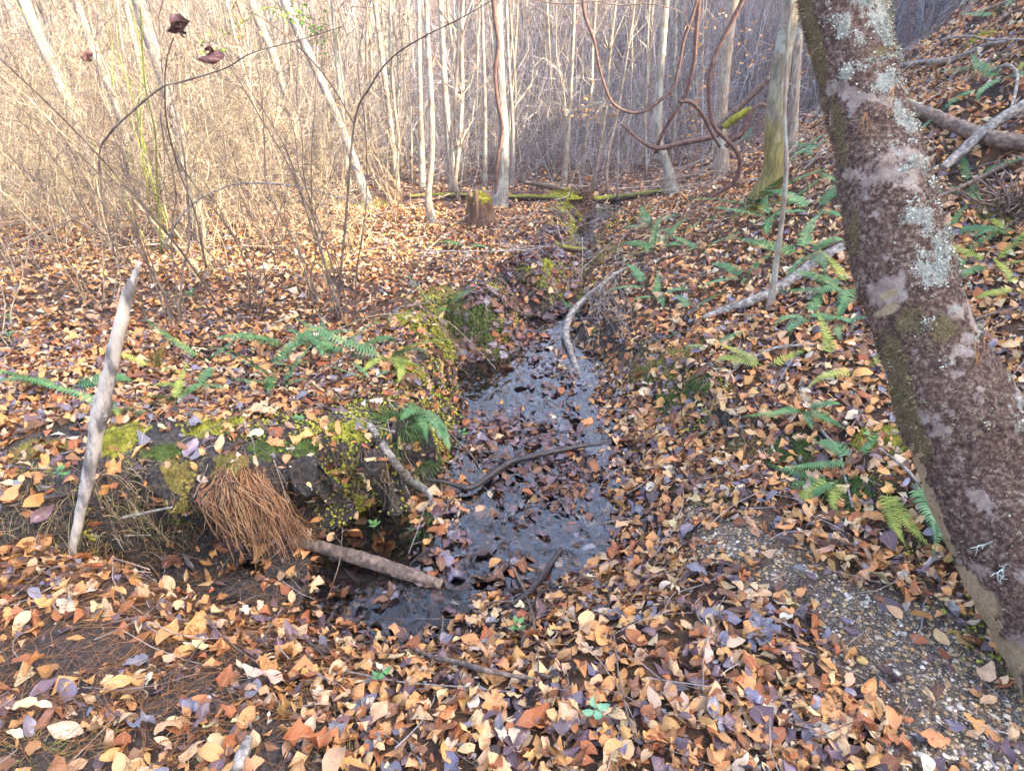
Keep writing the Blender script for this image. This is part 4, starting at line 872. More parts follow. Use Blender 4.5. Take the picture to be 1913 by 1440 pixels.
SH = [('fine tan shrub leaning in at the left edge over the bank', 30, 640, 7, 1.7, .5, .0045, M_SHRUB, 14), ('loose arching tan shrub behind the top of the upright stick', 190, 565, 8, 1.8, .6, .0045, M_SHRUB, 14), ('loose fine shrub between the many-stemmed and zigzag shrubs', 480, 585, 7, 1.6, .6, .004, M_SHRUB, 14),
      ('clump of slender brown stems on the bank above the arching fern', 628, 603, 9, 2.0, .22, .007, M_SHRUBD, 10), ('small clump of zigzag stems just left of the bank-top clump', 585, 560, 5, 1.5, .35, .005, M_SHRUB, 9),
      ('many-stemmed tan shrub right behind the pale upright stick', 335, 615, 8, 2.1, .35, .006, M_SHRUB, 12), ('wide tan shrub in front of the greenish grey trunk', 385, 520, 9, 2.1, .5, .007, M_SHRUB, 13),
      ('dark-stemmed shrub at the left side of the sunny floor', 215, 480, 8, 2.2, .5, .007, M_SHRUBD, 13), ('tan shrub at the left picture edge in the sun', 40, 520, 8, 1.9, .6, .006, M_SHRUB, 13),
      ('green-stemmed shrub with crossing shoots near the greenish trunk', 300, 470, 5, 2.5, .25, .007, M_SHRUBG, 9), ('dense low tussock-like shrub before the dark slanting trunk', 660, 465, 16, .9, .75, .004, M_SHRUB, 8),
      ('bushy tan shrub under the pinkish slanting trunk', 520, 470, 9, 1.8, .55, .006, M_SHRUB, 14), ('arching pale shrub behind the wide tan shrub', 440, 430, 9, 2.1, .7, .007, M_SHRUB, 14),
      ('sunlit shrub at the back left below the pale leaning trunk', 120, 430, 9, 2.2, .6, .008, M_SHRUB, 14), ('sparse shrub with few tall stems by the brown thicket trunk', 735, 420, 5, 2.0, .3, .006, M_SHRUBD, 10),
      ('small twiggy bush between the tussock shrub and forked-foot tree', 745, 385, 7, 1.5, .5, .006, M_SHRUB, 12), ('pale twiggy bush at the far left edge', 15, 410, 8, 2.2, .6, .008, M_SHRUB, 12), ('fine-twigged bush far back under the slanting trunks', 300, 395, 9, 2.2, .6, .009, M_SHRUB, 12),
      ('fine-twigged bush far back right of the slanting trunks', 600, 385, 9, 2.0, .6, .008, M_SHRUB, 12)]
for k, s_ in enumerate(SH):
    s_ = list(s_)
    if k % 3 == 2 and s_[7] is M_SHRUB: s_[7] = M_SHRUBD
    shrub(*s_, lean=(-.12, 0), seed=k)
# long arching branches that cross the left view
def air(name, label, cat, pix, Y, w_, mat, tw=0, group=None, end=None):
    Ys = np.linspace(Y[0], Y[1], len(pix)); pts = [V(u, v, y_) for (u, v), y_ in zip(pix, Ys)]; twl = []
    r = random.Random(len(pix) * 31 + int(pix[0][0]))
    for j in range(tw):
        k = r.randrange(1, len(pts) - 1); b_ = pts[k] + (pts[k + 1] - pts[k]) * r.random(); d = np.array([r.uniform(-1, 1), r.uniform(-.5, .5), r.uniform(-.2, 1)]); l = r.uniform(.08, .3)
        tp = [b_, b_ + d * l * .3 + np.array([r.uniform(-.02, .02)] * 3), b_ + d * l * .65 + np.array([r.uniform(-.03, .03), 0, r.uniform(-.03, .03)]), b_ + d * l]; twl.append((tp, (.0016, .0007)))
    w_ = [a * (1.05 if name in ('hanging_vine', 'dead_limb', 'mossy_limb', 'broken_pole') else .6) for a in w_]
    return stick(name, label, cat, pts, w_, mat, 8 * len(pts), 6, .1, twl, group)
air('arching_branch', 'dark branch arching from the shrub up across the upper left', 'branch', [(215, 480), (195, 390), (185, 292), (205, 250), (240, 215), (300, 165), (345, 152), (420, 128), (470, 100), (560, 75), (640, 50)], (3.6, 3.2), [6, 6, 6, 7, 7, 7, 6, 5, 4, 3], M_SHRUBD, 12)
air('arching_branch', 'long dark branch slanting up to the right of the tall bank-top clump', 'branch', [(628, 600), (645, 420), (662, 230), (690, 165), (730, 110), (790, 70), (860, 35), (930, -5)], (4.1, 3.6), [9, 8, 7, 6, 6, 5, 4, 3], M_SHRUBD, 10)
air('arching_branch', 'pale weathered branch bowing over the sunny floor left of the clump', 'branch', [(300, 470), (350, 390), (420, 350), (480, 342), (560, 350), (640, 370), (700, 395)], (4.6, 4.4), [7, 7, 6, 6, 5, 4, 3], M_GREYWOOD, 8)
air('arching_branch', 'low dark branch crossing the lower left thicket', 'branch', [(0, 470), (60, 440), (110, 420), (185, 395)], (3.4, 3.6), [5, 5, 4, 3], M_SHRUBD, 6)
air('arching_branch', 'long thin dark cane slanting down from the upper left edge', 'branch', [(0, 110), (80, 185), (150, 255), (220, 330), (300, 420), (360, 500), (400, 560)], (3.0, 3.9), [4, 5, 5, 6, 6, 6, 6], M_SHRUBD, 10)
air('arching_branch', 'second thin cane slanting down below the upper left one', 'branch', [(0, 180), (70, 225), (150, 290), (230, 380), (270, 470), (285, 530)], (3.3, 4.2), [4, 4, 5, 5, 6, 6], M_SHRUB, 10)
air('arching_branch', 'green upright cane crossing the arching dark branch', 'branch', [(262, 0), (270, 150), (290, 250), (293, 340), (302, 470)], (3.5, 4.0), [4, 5, 5, 6, 6], M_SHRUBG, 6)
air('arching_branch', 'dark upright cane reaching to the hanging dead leaf', 'branch', [(325, 70), (312, 110), (308, 160), (312, 230), (335, 320), (365, 400), (385, 500)], (3.2, 4.0), [4, 4, 5, 5, 5, 5, 6], M_SHRUBD, 8)
air('arching_branch', 'thin grey-brown branch sloping across the upper middle left', 'branch', [(460, 15), (520, 55), (570, 100), (620, 160), (660, 230)], (3.8, 4.2), [3, 4, 4, 4, 4], M_SHRUBD, 6)
air('arching_shoot', 'thin pale stem bowing over the stream toward the grass tuft', 'stem', [(600, 640), (640, 612), (690, 592), (760, 586), (830, 598), (875, 635), (926, 688)], (3.9, 3.4), [4, 4, 3.5, 3, 3, 2.5, 2], M_SHRUB, 0)
air('thin_twig', 'wavy black twig running along the top above the vine loops', 'twig', [(960, -20), (1000, 0), (1040, 7), (1067, 7), (1117, 3), (1140, 8), (1173, 10), (1207, 7), (1257, 17), (1277, 30), (1290, 60)], (5, 5), [3, 3, 4, 4, 4, 4, 4, 4, 3, 3], M_SHRUBD, 8)
# hanging vines on the right
air('hanging_vine', 'thin reddish vine dipping in a wide loop left of the lichened trunk', 'vine', [(1088, -20), (1093, 30), (1110, 77), (1120, 127), (1137, 180), (1153, 200), (1180, 211), (1207, 207), (1227, 193), (1257, 163), (1270, 117), (1277, 77), (1290, 40), (1303, 0)], (6.2, 6.0), [7, 7, 6, 5, 5, 5, 6, 6, 6, 6, 6], M_VINE, 3)
air('hanging_vine', 'thick dark vine drooping in an S before the slope trunks', 'vine', [(1395, -20), (1385, 5), (1363, 50), (1340, 94), (1326, 140), (1325, 187), (1333, 234), (1360, 264), (1380, 291), (1381, 318), (1367, 345), (1340, 361), (1293, 391)], (5.6, 5.9), [10, 9, 9, 9, 9, 9, 9, 9, 9, 9, 8, 6, 4], M_VINE, 3)
air('hanging_vine', 'reddish vine coming down to the bent lichened trunk', 'vine', [(1308, -20), (1306, 0), (1300, 67), (1296, 117), (1280, 177), (1250, 227), (1232, 262), (1226, 285)], (6.2, 6.6), [8, 8, 8, 8, 7, 7, 7, 7], M_VINE, 3)
air('hanging_vine', 'dark vine shoot bowing from the vine crossing to the slope trunk', 'vine', [(1268, 190), (1293, 193), (1316, 221), (1328, 246), (1345, 275)], (6.1, 6.3), [6, 7, 7, 6, 5], M_VINE)
air('dead_limb', 'dark red horizontal limb across the foot of the lichened trunk', 'branch', [(1160, 232), (1195, 262), (1227, 277), (1273, 268), (1320, 259), (1350, 250)], (6.6, 6.4), [4, 6, 9, 10, 10, 8], M_VINE, 3)
air('dead_limb', 'dark arching limb behind the mossy-footed tree', 'branch', [(1355, 275), (1372, 258), (1387, 247), (1400, 215), (1418, 196), (1436, 200)], (6.5, 6.4), [9, 10, 10, 9, 7, 5], M_VINE)
air('broken_pole', 'straight brown broken trunk leaning behind the slope trunk', 'log', [(1340, 245), (1363, 218), (1400, 182), (1438, 145)], (7.2, 7.0), [13, 13, 12, 11], M_BROWNWOOD)
air('mossy_limb', 'short limb coated in yellow moss under the broken leaning pole', 'branch', [(1352, 238), (1370, 224), (1388, 212), (1403, 203)], (6.9, 6.8), [11, 14, 13, 9], M_MOSS)
# dead logs and branches on the ground
def lying(name, label, cat, pix, w_, mat, lift=.02, twigs=(), rough=.14, sides=9, group=None):
    pts = [G(u, v) + np.array([0, 0, (lift[i] if not np.isscalar(lift) else lift)]) for i, (u, v) in enumerate(pix)]
    return stick(name, label, cat, pts, w_, mat, 9 * len(pts), sides, rough, twigs, group)
M_MLOG = bark_material('mossy_log', [(.05, .035, .025), (.13, .1, .07), (.3, .24, .16)], moss=0)
m, nt, b = new_mat('moss_topped_log'); g_ = N(nt, 'ShaderNodeNewGeometry'); sp = N(nt, 'ShaderNodeSeparateXYZ'); L(nt, g_.outputs['Normal'], sp.inputs[0]); nn_ = noise(nt, g_.outputs['Position'], 22, 5, .7)
f = ramp(nt, math_(nt, 'ADD', sp.outputs[2], nn_), [(.55, (0, 0, 0)), (.8, (1, 1, 1))]); L(nt, mixc(nt, f, ramp(nt, nn_, [(.3, (.03, .02, .015)), (.5, (.1, .07, .05)), (.7, (.25, .18, .12))]), ramp(nt, noise(nt, g_.outputs['Position'], 60, 4, .7), [(.3, (.06, .08, .01)), (.5, (.2, .21, .03)), (.7, (.42, .38, .06))])), b.inputs['Base Color']); b.inputs['Roughness'].default_value = .9; bump(nt, nn_, b, 1, .02); M_MTOP = m
lying('mossy_log', 'long low log with mossy top lying across the flat right of the root mound', 'log', [(1108, 380), (1150, 378), (1200, 373), (1250, 364)], [13, 13, 12, 10], M_MTOP, .05)
lying('mossy_log', 'low mossy log lying behind the vine-wrapped trunk', 'log', [(945, 374), (980, 375), (1020, 376), (1052, 378)], [10, 10, 10, 9], M_MTOP, .04)
lying('mossy_log', 'thin mossy log lying left of the mossy stump', 'log', [(765, 374), (820, 371), (870, 371), (925, 373)], [7, 8, 8, 8], M_MTOP, .04)
lying('fallen_log', 'pale log sloping into the root mound', 'log', [(975, 354), (1005, 360), (1040, 368), (1062, 374)], [8, 9, 9, 8], M_BROWNWOOD, .1)
lying('mossy_log', 'small dark mossy log beside the upper stream bend', 'log', [(1037, 463), (1060, 470), (1092, 473)], [10, 11, 8], M_MTOP, .03)
lying('fallen_branch', 'long grey lichened branch lying down the slope to the leaning trunk', 'branch', [(1312, 606), (1350, 592), (1400, 576), (1458, 548), (1525, 502), (1600, 462)], [8, 14, 17, 20, 23, 24], M_GREYWOOD, .04)
lying('fallen_log', 'brown split log right of the leaning trunk', 'log', [(1690, 225), (1740, 243), (1790, 265), (1850, 288), (1930, 300)], [24, 26, 26, 30, 30], M_BROWNWOOD, .08)
lying('fallen_branch', 'grey branch rising to the right edge over the brown split log', 'branch', [(1750, 362), (1780, 335), (1830, 290), (1880, 258), (1930, 228)], [14, 18, 20, 20, 20], M_GREYWOOD, .14)
lying('fallen_branch', 'mossy branch high on the slope right of the leaning trunk', 'branch', [(1680, 133), (1730, 128), (1780, 124), (1835, 100), (1880, 92)], [9, 11, 11, 9, 6], M_GREYWOOD, .05)
lying('fallen_branch', 'arched brown branch near the top of the slope', 'branch', [(1668, 52), (1700, 32), (1740, 15), (1785, 14)], [6, 8, 8, 6], M_BROWNWOOD, .12)
lying('fallen_branch', 'long straight stick under the grey branch at the right edge', 'branch', [(1742, 398), (1800, 372), (1860, 342), (1930, 315)], [8, 8, 8, 8], M_BROWNWOOD, .08)
lying('fallen_branch', 'thin stick parallel to the slope above the right edge ferns', 'branch', [(1690, 100), (1760, 92), (1840, 96), (1925, 100)], [4, 4, 4, 3], M_GREYWOOD, .08)
lying('bent_twig', 'whitish bent twig standing above the brown split log', 'twig', [(1843, 152), (1868, 168), (1884, 190), (1885, 215), (1878, 242)], [4, 6, 6, 6, 5], M_GREYWOOD, [.05, .14, .16, .14, .06])
lying('bent_twig', 'crooked whitish twig near the right edge below the grey branch', 'twig', [(1893, 330), (1910, 345), (1905, 380), (1912, 410)], [4, 5, 5, 4], M_GREYWOOD, .1)
lying('dead_shoot', 'thin broken upright stem right beside the leaning trunk', 'stem', [(1745, 345), (1743, 300), (1738, 255), (1730, 225)], [5, 5, 5, 4], M_BROWNWOOD, [0, .02, .05, .1])
for i, (lb, px_) in enumerate([('dead stick lying on the slope left of the leaning trunk foot ferns', [(1380, 690), (1450, 660), (1540, 655)]), ('thin grey stick crossing leaves above the lone green fern', [(1460, 640), (1475, 610), (1500, 590)]), ('thin stick trailing from the lone green fern down the bank', [(1510, 790), (1560, 850), (1575, 900), (1590, 960)]), ('slender stick in leaves right of the leaning trunk', [(1815, 610), (1860, 595), (1913, 585)]),
        ('brown stick up the slope above the mossy-footed tree', [(1490, 265), (1530, 225), (1560, 190)]), ('dark stick on the slope right of the mossy-footed tree', [(1490, 330), (1530, 300), (1560, 262)]), ('dark root-like stick behind the dark ferns', [(1640, 850), (1690, 890), (1730, 940)])]):
    lying('dead_stick', lb, 'stick', px_, [5, 6, 4], [M_GREYWOOD, M_BROWNWOOD][i % 2], .03)
# branch curving beside the stream with a fan of twigs
gb = [(1092, 728), (1078, 700), (1066, 672), (1056, 640), (1066, 612), (1090, 585), (1120, 555), (1150, 525), (1195, 502)]; lf_ = [.01, .03, .05, .07, .1, .1, .08, .06, .04]
gpx = [G(u, v) + np.array([0, 0, l]) for (u, v), l in zip(gb, lf_)]; tw = []
for k in range(26):
    s0 = rng.integers(4, 8); b_ = gpx[s0] + rng.normal(0, .02, 3); e = G(rng.uniform(1080, 1190), rng.uniform(590, 680)) + np.array([0, 0, rng.uniform(.01, .08)]); md = (b_ + e) / 2 + np.array([0, 0, rng.uniform(.02, .07)]); tw.append(([b_, md, e], (.0022, .0012)))
stick('fallen_branch', 'curved grey branch with a fan of twigs beside the stream', 'branch', gpx, [5, 9, 12, 14, 13, 12, 9, 7, 4], M_GREYWOOD, 60, 9, .12, tw)
lying('wet_branch', 'forked black wet branch lying across the shallow water', 'branch', [(1125, 850), (1085, 855), (1040, 864), (985, 876), (955, 884), (920, 908), (880, 934), (840, 925), (795, 918)], [4, 7, 10, 13, 13, 13, 11, 9, 6], M_WETWOOD, .065,
      [([G(960, 905) + [0, 0, .03], G(935, 925) + [0, 0, .05], G(900, 965) + [0, 0, .02]], (.004, .002)), ([G(1110, 850) + [0, 0, .03], G(1130, 835) + [0, 0, .04], G(1150, 815) + [0, 0, .01]], (.003, .0015))])
mp_ = [G(690, 800) + [0, 0, .02], G(735, 855) + [0, -.05, .03], V(765, 893, G(790, 925)[1]) , G(795, 930) + [0, 0, .04], G(812, 948) + [0, 0, .015]]
stick('mossy_stick', 'knobbly pale stick leaning from the mossy lip down to the stream', 'stick', mp_, [13, 17, 17, 15, 9], M_GREYWOOD, 40, 9, .2)
stick('dead_stick', 'short pale stick below the mossy lip next to the knobbly one', 'stick', [G(780, 860) + [0, 0, .02], G(788, 885) + [0, 0, .02], G(797, 912) + [0, 0, .01]], [5, 7, 6], M_BROWNWOOD)
# pale upright stick
bs = G(135, 1050); Ys = bs[1]
sp_ = [(133, 1048), (141, 1000), (152, 950), (163, 900), (172, 850), (181, 800), (187, 770), (197, 725), (208, 680), (222, 620), (232, 575), (243, 540), (250, 520), (256, 503), (262, 490)]
sw = [13, 16, 18, 22, 24, 26, 34, 26, 25, 25, 24, 20, 13, 10, 7]
pts = [bs - np.array([0, 0, .05])] + [V(u, v, Ys + .02 * i / 14) for i, (u, v) in enumerate(sp_)]
us = thing('upright_stick', 'pale barkless stick standing upright in the left bank leaves', 'stick', bs)
v, q, t = tube1(np.array(pts) - bs, [wr(a, p) for a, p in zip([13] + sw, pts)], 110, 14, .15, 4); us_m = mesh_np('stem', v, [q, t], [M_WHITEWOOD]); link('stem', us_m, us)
kp = V(183, 775, Ys) - bs
for sx, ex_ in ((1, (.035, -.01, .0)), (-1, (-.03, -.01, -.02))):
    v, q, t = tube1([kp, kp + np.array(ex_) * .6, kp + np.array(ex_)], [.012, .008, .003], 8, 7, .2); link('branch_stub', mesh_np('branch_stub', v, [q, t], [M_WHITEWOOD]), us)
# weathered pole by the pool
p0 = G(548, 1003) + [0, -.05, .03]; p4 = G(826, 1102) + [0, 0, .02]
pp = [p0 + (p4 - p0) * s + np.array([0, 0, .012 * math.sin(s * 3.1)]) for s in (0, .25, .5, .75, 1)]
pole = stick('weathered_pole', 'grey-brown weathered pole sloping from the needle clump to the pool edge', 'log', pp, [17, 23, 28, 27, 24], M_BROWNWOOD, 60, 12, .13)
stick('thin_twig', 'thin black twig crossing over the end of the weathered pole', 'twig', [G(745, 1105) + [0, 0, .02], G(770, 1080) + [0, 0, .07], G(800, 1062) + [0, 0, .09], G(818, 1055) + [0, 0, .1]], [3, 3, 3, 2], M_WETWOOD)
stick('thin_twig', 'thin bare twig rising beside the small pool', 'twig', [G(605, 1130), V(622, 1090, G(605, 1130)[1]), V(636, 1040, G(605, 1130)[1] + .02), V(640, 985, G(605, 1130)[1] + .02)], [2, 2, 2, 1.5], M_SHRUBD)
stick('thin_twig', 'straight pale twig spanning the dark hollow', 'twig', [G(152, 1015) + [0, 0, .03], G(300, 1008) + [0, -.05, .06]], [5, 3], M_GREYWOOD)
stick('thin_twig', 'grey twig across the top of the dark hollow', 'twig', [G(240, 970) + [0, -.03, .03], G(335, 948) + [0, -.04, .03]], [6, 4], M_GREYWOOD)
stick('thin_twig', 'curved brown twig on the rim in front of the dark hollow', 'twig', [G(165, 1022) + [0, 0, .02], G(220, 1035) + [0, 0, .03], G(280, 1065) + [0, 0, .03], G(310, 1100) + [0, 0, .01]], [4, 5, 4, 3], M_BROWNWOOD)
lying('dark_root', 'dark root lying along the left end of the hollow', 'root', [(20, 955), (60, 945), (110, 935), (165, 930)], [9, 11, 11, 7], M_WETWOOD, .02)
# foreground sticks
lying('branch_stub', 'grey stub of branch lying at the bottom edge in dark soil', 'stick', [(445, 1450), (458, 1420), (468, 1390)], [26, 26, 14], M_GREYWOOD, .025)
lying('dead_stick', 'brown knobbly stick with pale bent end lying in the leaf pile', 'stick', [(775, 1232), (815, 1250), (850, 1256), (900, 1272), (945, 1282), (1000, 1290)], [6, 10, 9, 12, 9, 5], M_BROWNWOOD, .045)
lying('wet_stick', 'black wet stick propped on leaves below the stream end', 'stick', [(955, 1150), (990, 1125), (1020, 1085), (1048, 1045)], [10, 13, 12, 8], M_WETWOOD, .05)
lying('wet_stick', 'second black stick beside the propped one, lying lower', 'stick', [(940, 1145), (985, 1150), (1010, 1120), (1040, 1100)], [6, 8, 7, 5], M_WETWOOD, .03)
for lb, px_, w_ in [('long thin twig lying down across the middle leaf pile', [(950, 1060), (985, 1130), (1003, 1220), (1005, 1300)], [4, 4, 4, 3]), ('thin twig lying along the leaf pile right of the seedling', [(1145, 1200), (1155, 1280), (1170, 1350), (1185, 1400)], [3, 4, 4, 3]), ('thin twig over the leaves below the black sticks', [(905, 1140), (940, 1138), (1000, 1135), (1050, 1130)], [3, 4, 3, 2]),
        ('pair-like fine stem among pale leaves below the pool', [(650, 1270), (750, 1290), (860, 1300), (960, 1310)], [3, 3, 3, 2]), ('dark stick in the leaves at the far foot of the gravel flat', [(1090, 1000), (1150, 985), (1190, 980)], [3, 4, 3]), ('thin twig across the wet streambed above the black branch', [(820, 795), (850, 830), (880, 860), (905, 900)], [4, 4, 3, 3]),
        ('pale twig beside wet leaves at left side of the water', [(800, 760), (830, 725), (815, 690), (822, 665)], [5, 4, 3, 2])]:
    lying('thin_twig', lb, 'twig', px_, w_, M_BROWNWOOD if 'pale' not in lb else M_GREYWOOD, .035)
for i, (u, v_, yaw, lb) in enumerate([(1350, 1163, .1, 'flat dark rotten wood chip above the leaf drift, left one'), (1400, 1150, -.05, 'dark splintered wood chip lying right of the other chip'), (1440, 1190, -.3, 'narrow dark wood splinter below the two chips')]):
    c0 = G(u, v_); d = np.array([math.cos(yaw), math.sin(yaw), 0]); l = [.06, .07, .05][i]
    vv_, qq, t_ = tube1([-d * l, -d * l * .3, d * l * .4, d * l], [.004, .016, .014, .003], 22, 9, .35, i); vv_[:, 2] *= .45; thing('wood_chip', lb, 'wood chip', c0 + np.array([0, 0, .022]), None, mesh_np('wood_chip', vv_, [qq, t_], [M_ROT]))

# ------------------------------------------------------------------ stump and root mound
sb = G(897, 420); rs = 23 * dep(sb) / FPX; K = 40
ang = np.linspace(0, 6.283, K, endpoint=False); M = MB(); prof = [(1.5, -.06), (1.14, .04), (.97, .15), (.9, .25)]
ridge = 1 + .07 * np.sin(ang * 9) + .06 * np.sin(ang * 17 + 1) + .05 * rng.normal(0, 1, K)
rings = [np.c_[np.cos(ang) * rs * k * ridge, np.sin(ang) * rs * k * ridge, np.full(K, z) + (.05 * rng.normal(0, 1, K) + .05 * np.sin(ang * 2) if j == 3 else 0)] for j, (k, z) in enumerate(prof)]
rings.append(np.c_[np.cos(ang) * rs * .6, np.sin(ang) * rs * .6, np.full(K, .27)]); vv_ = np.vstack(rings + [[[0, 0, .26]]]); qq = []
for j in range(4):
    for k in range(K): qq.append((j * K + k, j * K + (k + 1) % K, (j + 1) * K + (k + 1) % K, (j + 1) * K + k))
tt2 = [(4 * K + k, 4 * K + (k + 1) % K, 5 * K) for k in range(K)]
st = thing('tree_stump', 'old broken stump with bright moss cap at the foot of the grey trunk', 'stump', sb); link('stump_body', mesh_np('stump_body', vv_, [np.array(qq), np.array(tt2)], [M_ROT]), st)
def mosscap(cx, cy, cz, rx, ry, rz, n, r_, mat):
    """lumpy dome with short blades"""
    nu, nv = 28, 9; th = np.linspace(0, 6.283, nu, endpoint=False); ph = np.linspace(.02, 1.5, nv); TH_, PH = np.meshgrid(th, ph); x = np.sin(PH) * np.cos(TH_); y = np.sin(PH) * np.sin(TH_); z = np.cos(PH)
    f = 1 + .22 * fbm(x * 2 + cx * 5, y * 2 + cy * 5, z * 2, 3, 3); vv = np.stack([cx + rx * x * f, cy + ry * y * f, cz + rz * z * f], -1).reshape(-1, 3); i = np.arange(nu * nv).reshape(nv, nu)
    qq = np.stack([i[:-1], i[1:], np.roll(i[1:], -1, 1), np.roll(i[:-1], -1, 1)], -1).reshape(-1, 4)
    k = rng.integers(0, nu * nv, n); d = np.stack([x, y, z], -1).reshape(-1, 3)[k] + rng.normal(0, .5, (n, 3)); p = vv[k] + rng.normal(0, 1, (n, 3)) * np.array([rx, ry, rz * .3]) * .12
    l = rng.uniform(.5, 1.3, (n, 1)) * r_; s = rng.normal(0, 1, (n, 3)); s /= np.linalg.norm(s, axis=1)[:, None]; tri_ = np.stack([p - s * l * .22, p + s * l * .22, p + d * l], 1).reshape(-1, 3)
    return vv, qq, tri_
a_, b_, c_ = mosscap(0, 0, .22, rs * .82, rs * .8, .07, 1200, .022, None); link('moss_cap', mesh_np('moss_cap', np.vstack([a_, c_]), [b_, np.arange(len(c_)).reshape(-1, 3) + len(a_)], [M_MOSS]), st)
rb = G(1072, 392); M = MB(); pp, rr = [], []
for k in range(60):
    a = rng.random() * 6.28; el = rng.uniform(.1, 1.4); d = np.array([math.cos(a) * math.cos(el), math.sin(a) * .5 * math.cos(el), math.sin(el) * .75]); pp.append([d * .3 * j / 5 + rng.normal(0, .02, 3) * (j > 0) for j in range(6)]); rr.append(np.linspace(.022, .005, 6))
v, q = tubes(pp, rr, 5); rm = thing('root_mound', 'dark upturned root mound at the end of the mossy log', 'roots', rb); link('root', mesh_np('root', v, [q], [M_ROT]), rm, kind='stuff')
a_, b_, c_ = mosscap(0, 0, -.05, .2, .15, .15, 300, .03, None); link('soil_core', mesh_np('soil_core', np.vstack([a_, c_]), [b_, np.arange(len(c_)).reshape(-1, 3) + len(a_)], [M_ROT]), rm)
a_, b_, c_ = mosscap(-.12, 0, .13, .2, .14, .07, 500, .03, None); link('moss_cap', mesh_np('moss_cap', np.vstack([a_, c_]), [b_, np.arange(len(c_)).reshape(-1, 3) + len(a_)], [M_MOSS]), rm)
# uprooted dark root tangle at right edge
rb = G(1890, 400); pp, rr = [], []
for k in range(70):
    a = rng.random() * 6.28; el = rng.uniform(-.3, 1.2); d = np.array([math.cos(a) * math.cos(el), math.sin(a) * math.cos(el), math.sin(el)]); l = rng.uniform(.15, .4); pp.append([d * l * j / 5 + rng.normal(0, .015, 3) * (j > 0) for j in range(6)]); rr.append(np.linspace(.008, .002, 6))
v, q = tubes(pp, rr, 4); thing('root_tangle', 'dark tangle of dead roots at the right edge under the grey branch', 'roots', rb, None, mesh_np('root_tangle', v, [q], [M_BROWNWOOD]))

# ------------------------------------------------------------------ moss cushions
MS = [(795, 612, .21, 'bright moss cushion on the bank top beside the upper stream', 1), (745, 600, .15, 'yellow moss patch just left of the bank-top moss cushion', 1), (408, 792, .12, 'round green moss cushion below the left ferns', 1), (655, 806, .11, 'moss cushion on the lip where the knobbly stick starts', 1), (1012, 500, .17, 'glowing moss on the projecting bank at the stream bend', 1),
      (1262, 668, .13, 'olive moss on the right bank opposite the grass tuft', 2), (1215, 690, .10, 'brownish moss on the left end of the right bank', 2), (1255, 742, .085, 'dark moss cushion hanging at the foot of the right bank', 0), (1310, 705, .09, 'olive moss patch right of the hanging moss cushion', 2), (1645, 822, .1, 'yellow-green moss pad beside the leaning trunk', 1), (1588, 925, .11, 'dark moss pad around the dark ferns', 0),
      (870, 575, .14, 'moss on the second left bank lobe', 2), (905, 600, .1, 'dark moss at the water edge of the second bank lobe', 0), (1485, 852, .09, 'moss on the bank under the slope leaves', 2), (238, 812, .08, 'low moss beside the pale upright stick', 1), (75, 842, .09, 'moss and grass patch at the left edge', 2), (215, 838, .06, 'small moss tuft right of the upright stick', 1), (330, 893, .05, 'moss at the upper edge of the dark hollow', 2), (305, 845, .06, 'small dark moss pad between leaves left', 0),
      (1130, 478, .16, 'moss on the right bank of the upper bend', 2), (1195, 410, .15, 'mossy grass patch at the foot of the slope', 2), (830, 545, .12, 'moss streak behind the second bank lobe', 2), (360, 395, .1, 'far mossy hummock in the sunny floor', 2), (560, 835, .07, 'dark moss above the hanging roots', 0), (1400, 400, .1, 'moss at the root of the mossy-footed tree', 1), (500, 835, .06, 'small dark moss pad above the needle clump', 0),
      (765, 690, .10, 'yellow-green moss on the bank side below the bright ferns', 1), (430, 865, .05, 'tiny moss pad at the top of the needle clump', 2), (690, 385, .2, 'sunlit moss clump under the slanting trunk', 2), (1830, 75, .13, 'yellowish mossy rock high on the slope', 1), (1870, 400, .14, 'mossy patch by the root tangle', 2), (1050, 385, .1, 'moss near the root mound', 1)]
for u, v_, r_, lb, mk in MS:
    c0 = G(u, v_); k = np.hypot(fc[:, 0] - c0[0], fc[:, 1] - c0[1]) + .25 * np.abs(fc[:, 2] - c0[2]); rr_ = r_ * (1.1 + .9 * fbm(fc[:, 0] * 14, fc[:, 1] * 14, fc[:, 2] * 14, 4)); dens = np.clip((rr_ - k) / r_ * 2.0, 0, 1) ** 1.3
    if (dens * fa).sum() < 1e-5: continue
    n = int(1200 if dep(c0) < 4 else 650); p, nn = scatter(n, dens); sc_ = .0075 * (1 + max(0, dep(c0) - 3) * .3)
    dd = np.hypot(p[:, 0] - c0[0], p[:, 1] - c0[1]) / r_; lift = np.clip(1 - dd ** 2, 0, 1) * r_ * .12 * rng.uniform(.4, 1.1, n)
    V3, T3 = octa(); sz = rng.uniform(.8, 1.9, n) * sc_; jit = 1 + rng.normal(0, .3, (n, 6, 1)); W = p[:, None] + nn[:, None] * lift[:, None, None] + V3[None] * sz[:, None, None] * jit * .75
    M = MB(); M.add((W - c0).reshape(-1, 3), None, (T3[None] + (np.arange(n) * 6)[:, None, None]).reshape(-1, 3))
    n2 = n * 2; k2 = rng.integers(0, n, n2); d = nn[k2] + rng.normal(0, .5, (n2, 3)); s = rng.normal(0, 1, (n2, 3)); s /= np.linalg.norm(s, axis=1)[:, None]; l = rng.uniform(.8, 2.0, (n2, 1)) * sc_; q0 = p[k2] + nn[k2] * lift[k2][:, None] - c0
    M.add(np.stack([q0 - s * l * .15, q0 + s * l * .15, q0 + d * l], 1).reshape(-1, 3), None, np.arange(3 * n2).reshape(-1, 3))
    thing('moss_cushion', lb, 'moss', c0, None, M.mesh('moss_cushion', [[M_MOSSD, M_MOSS, M_GRASS][mk] if mk < 2 else M_MOSSD if rng.random() < .3 else M_OLIVE if 'M_OLIVE' in globals() else M_MOSS]))

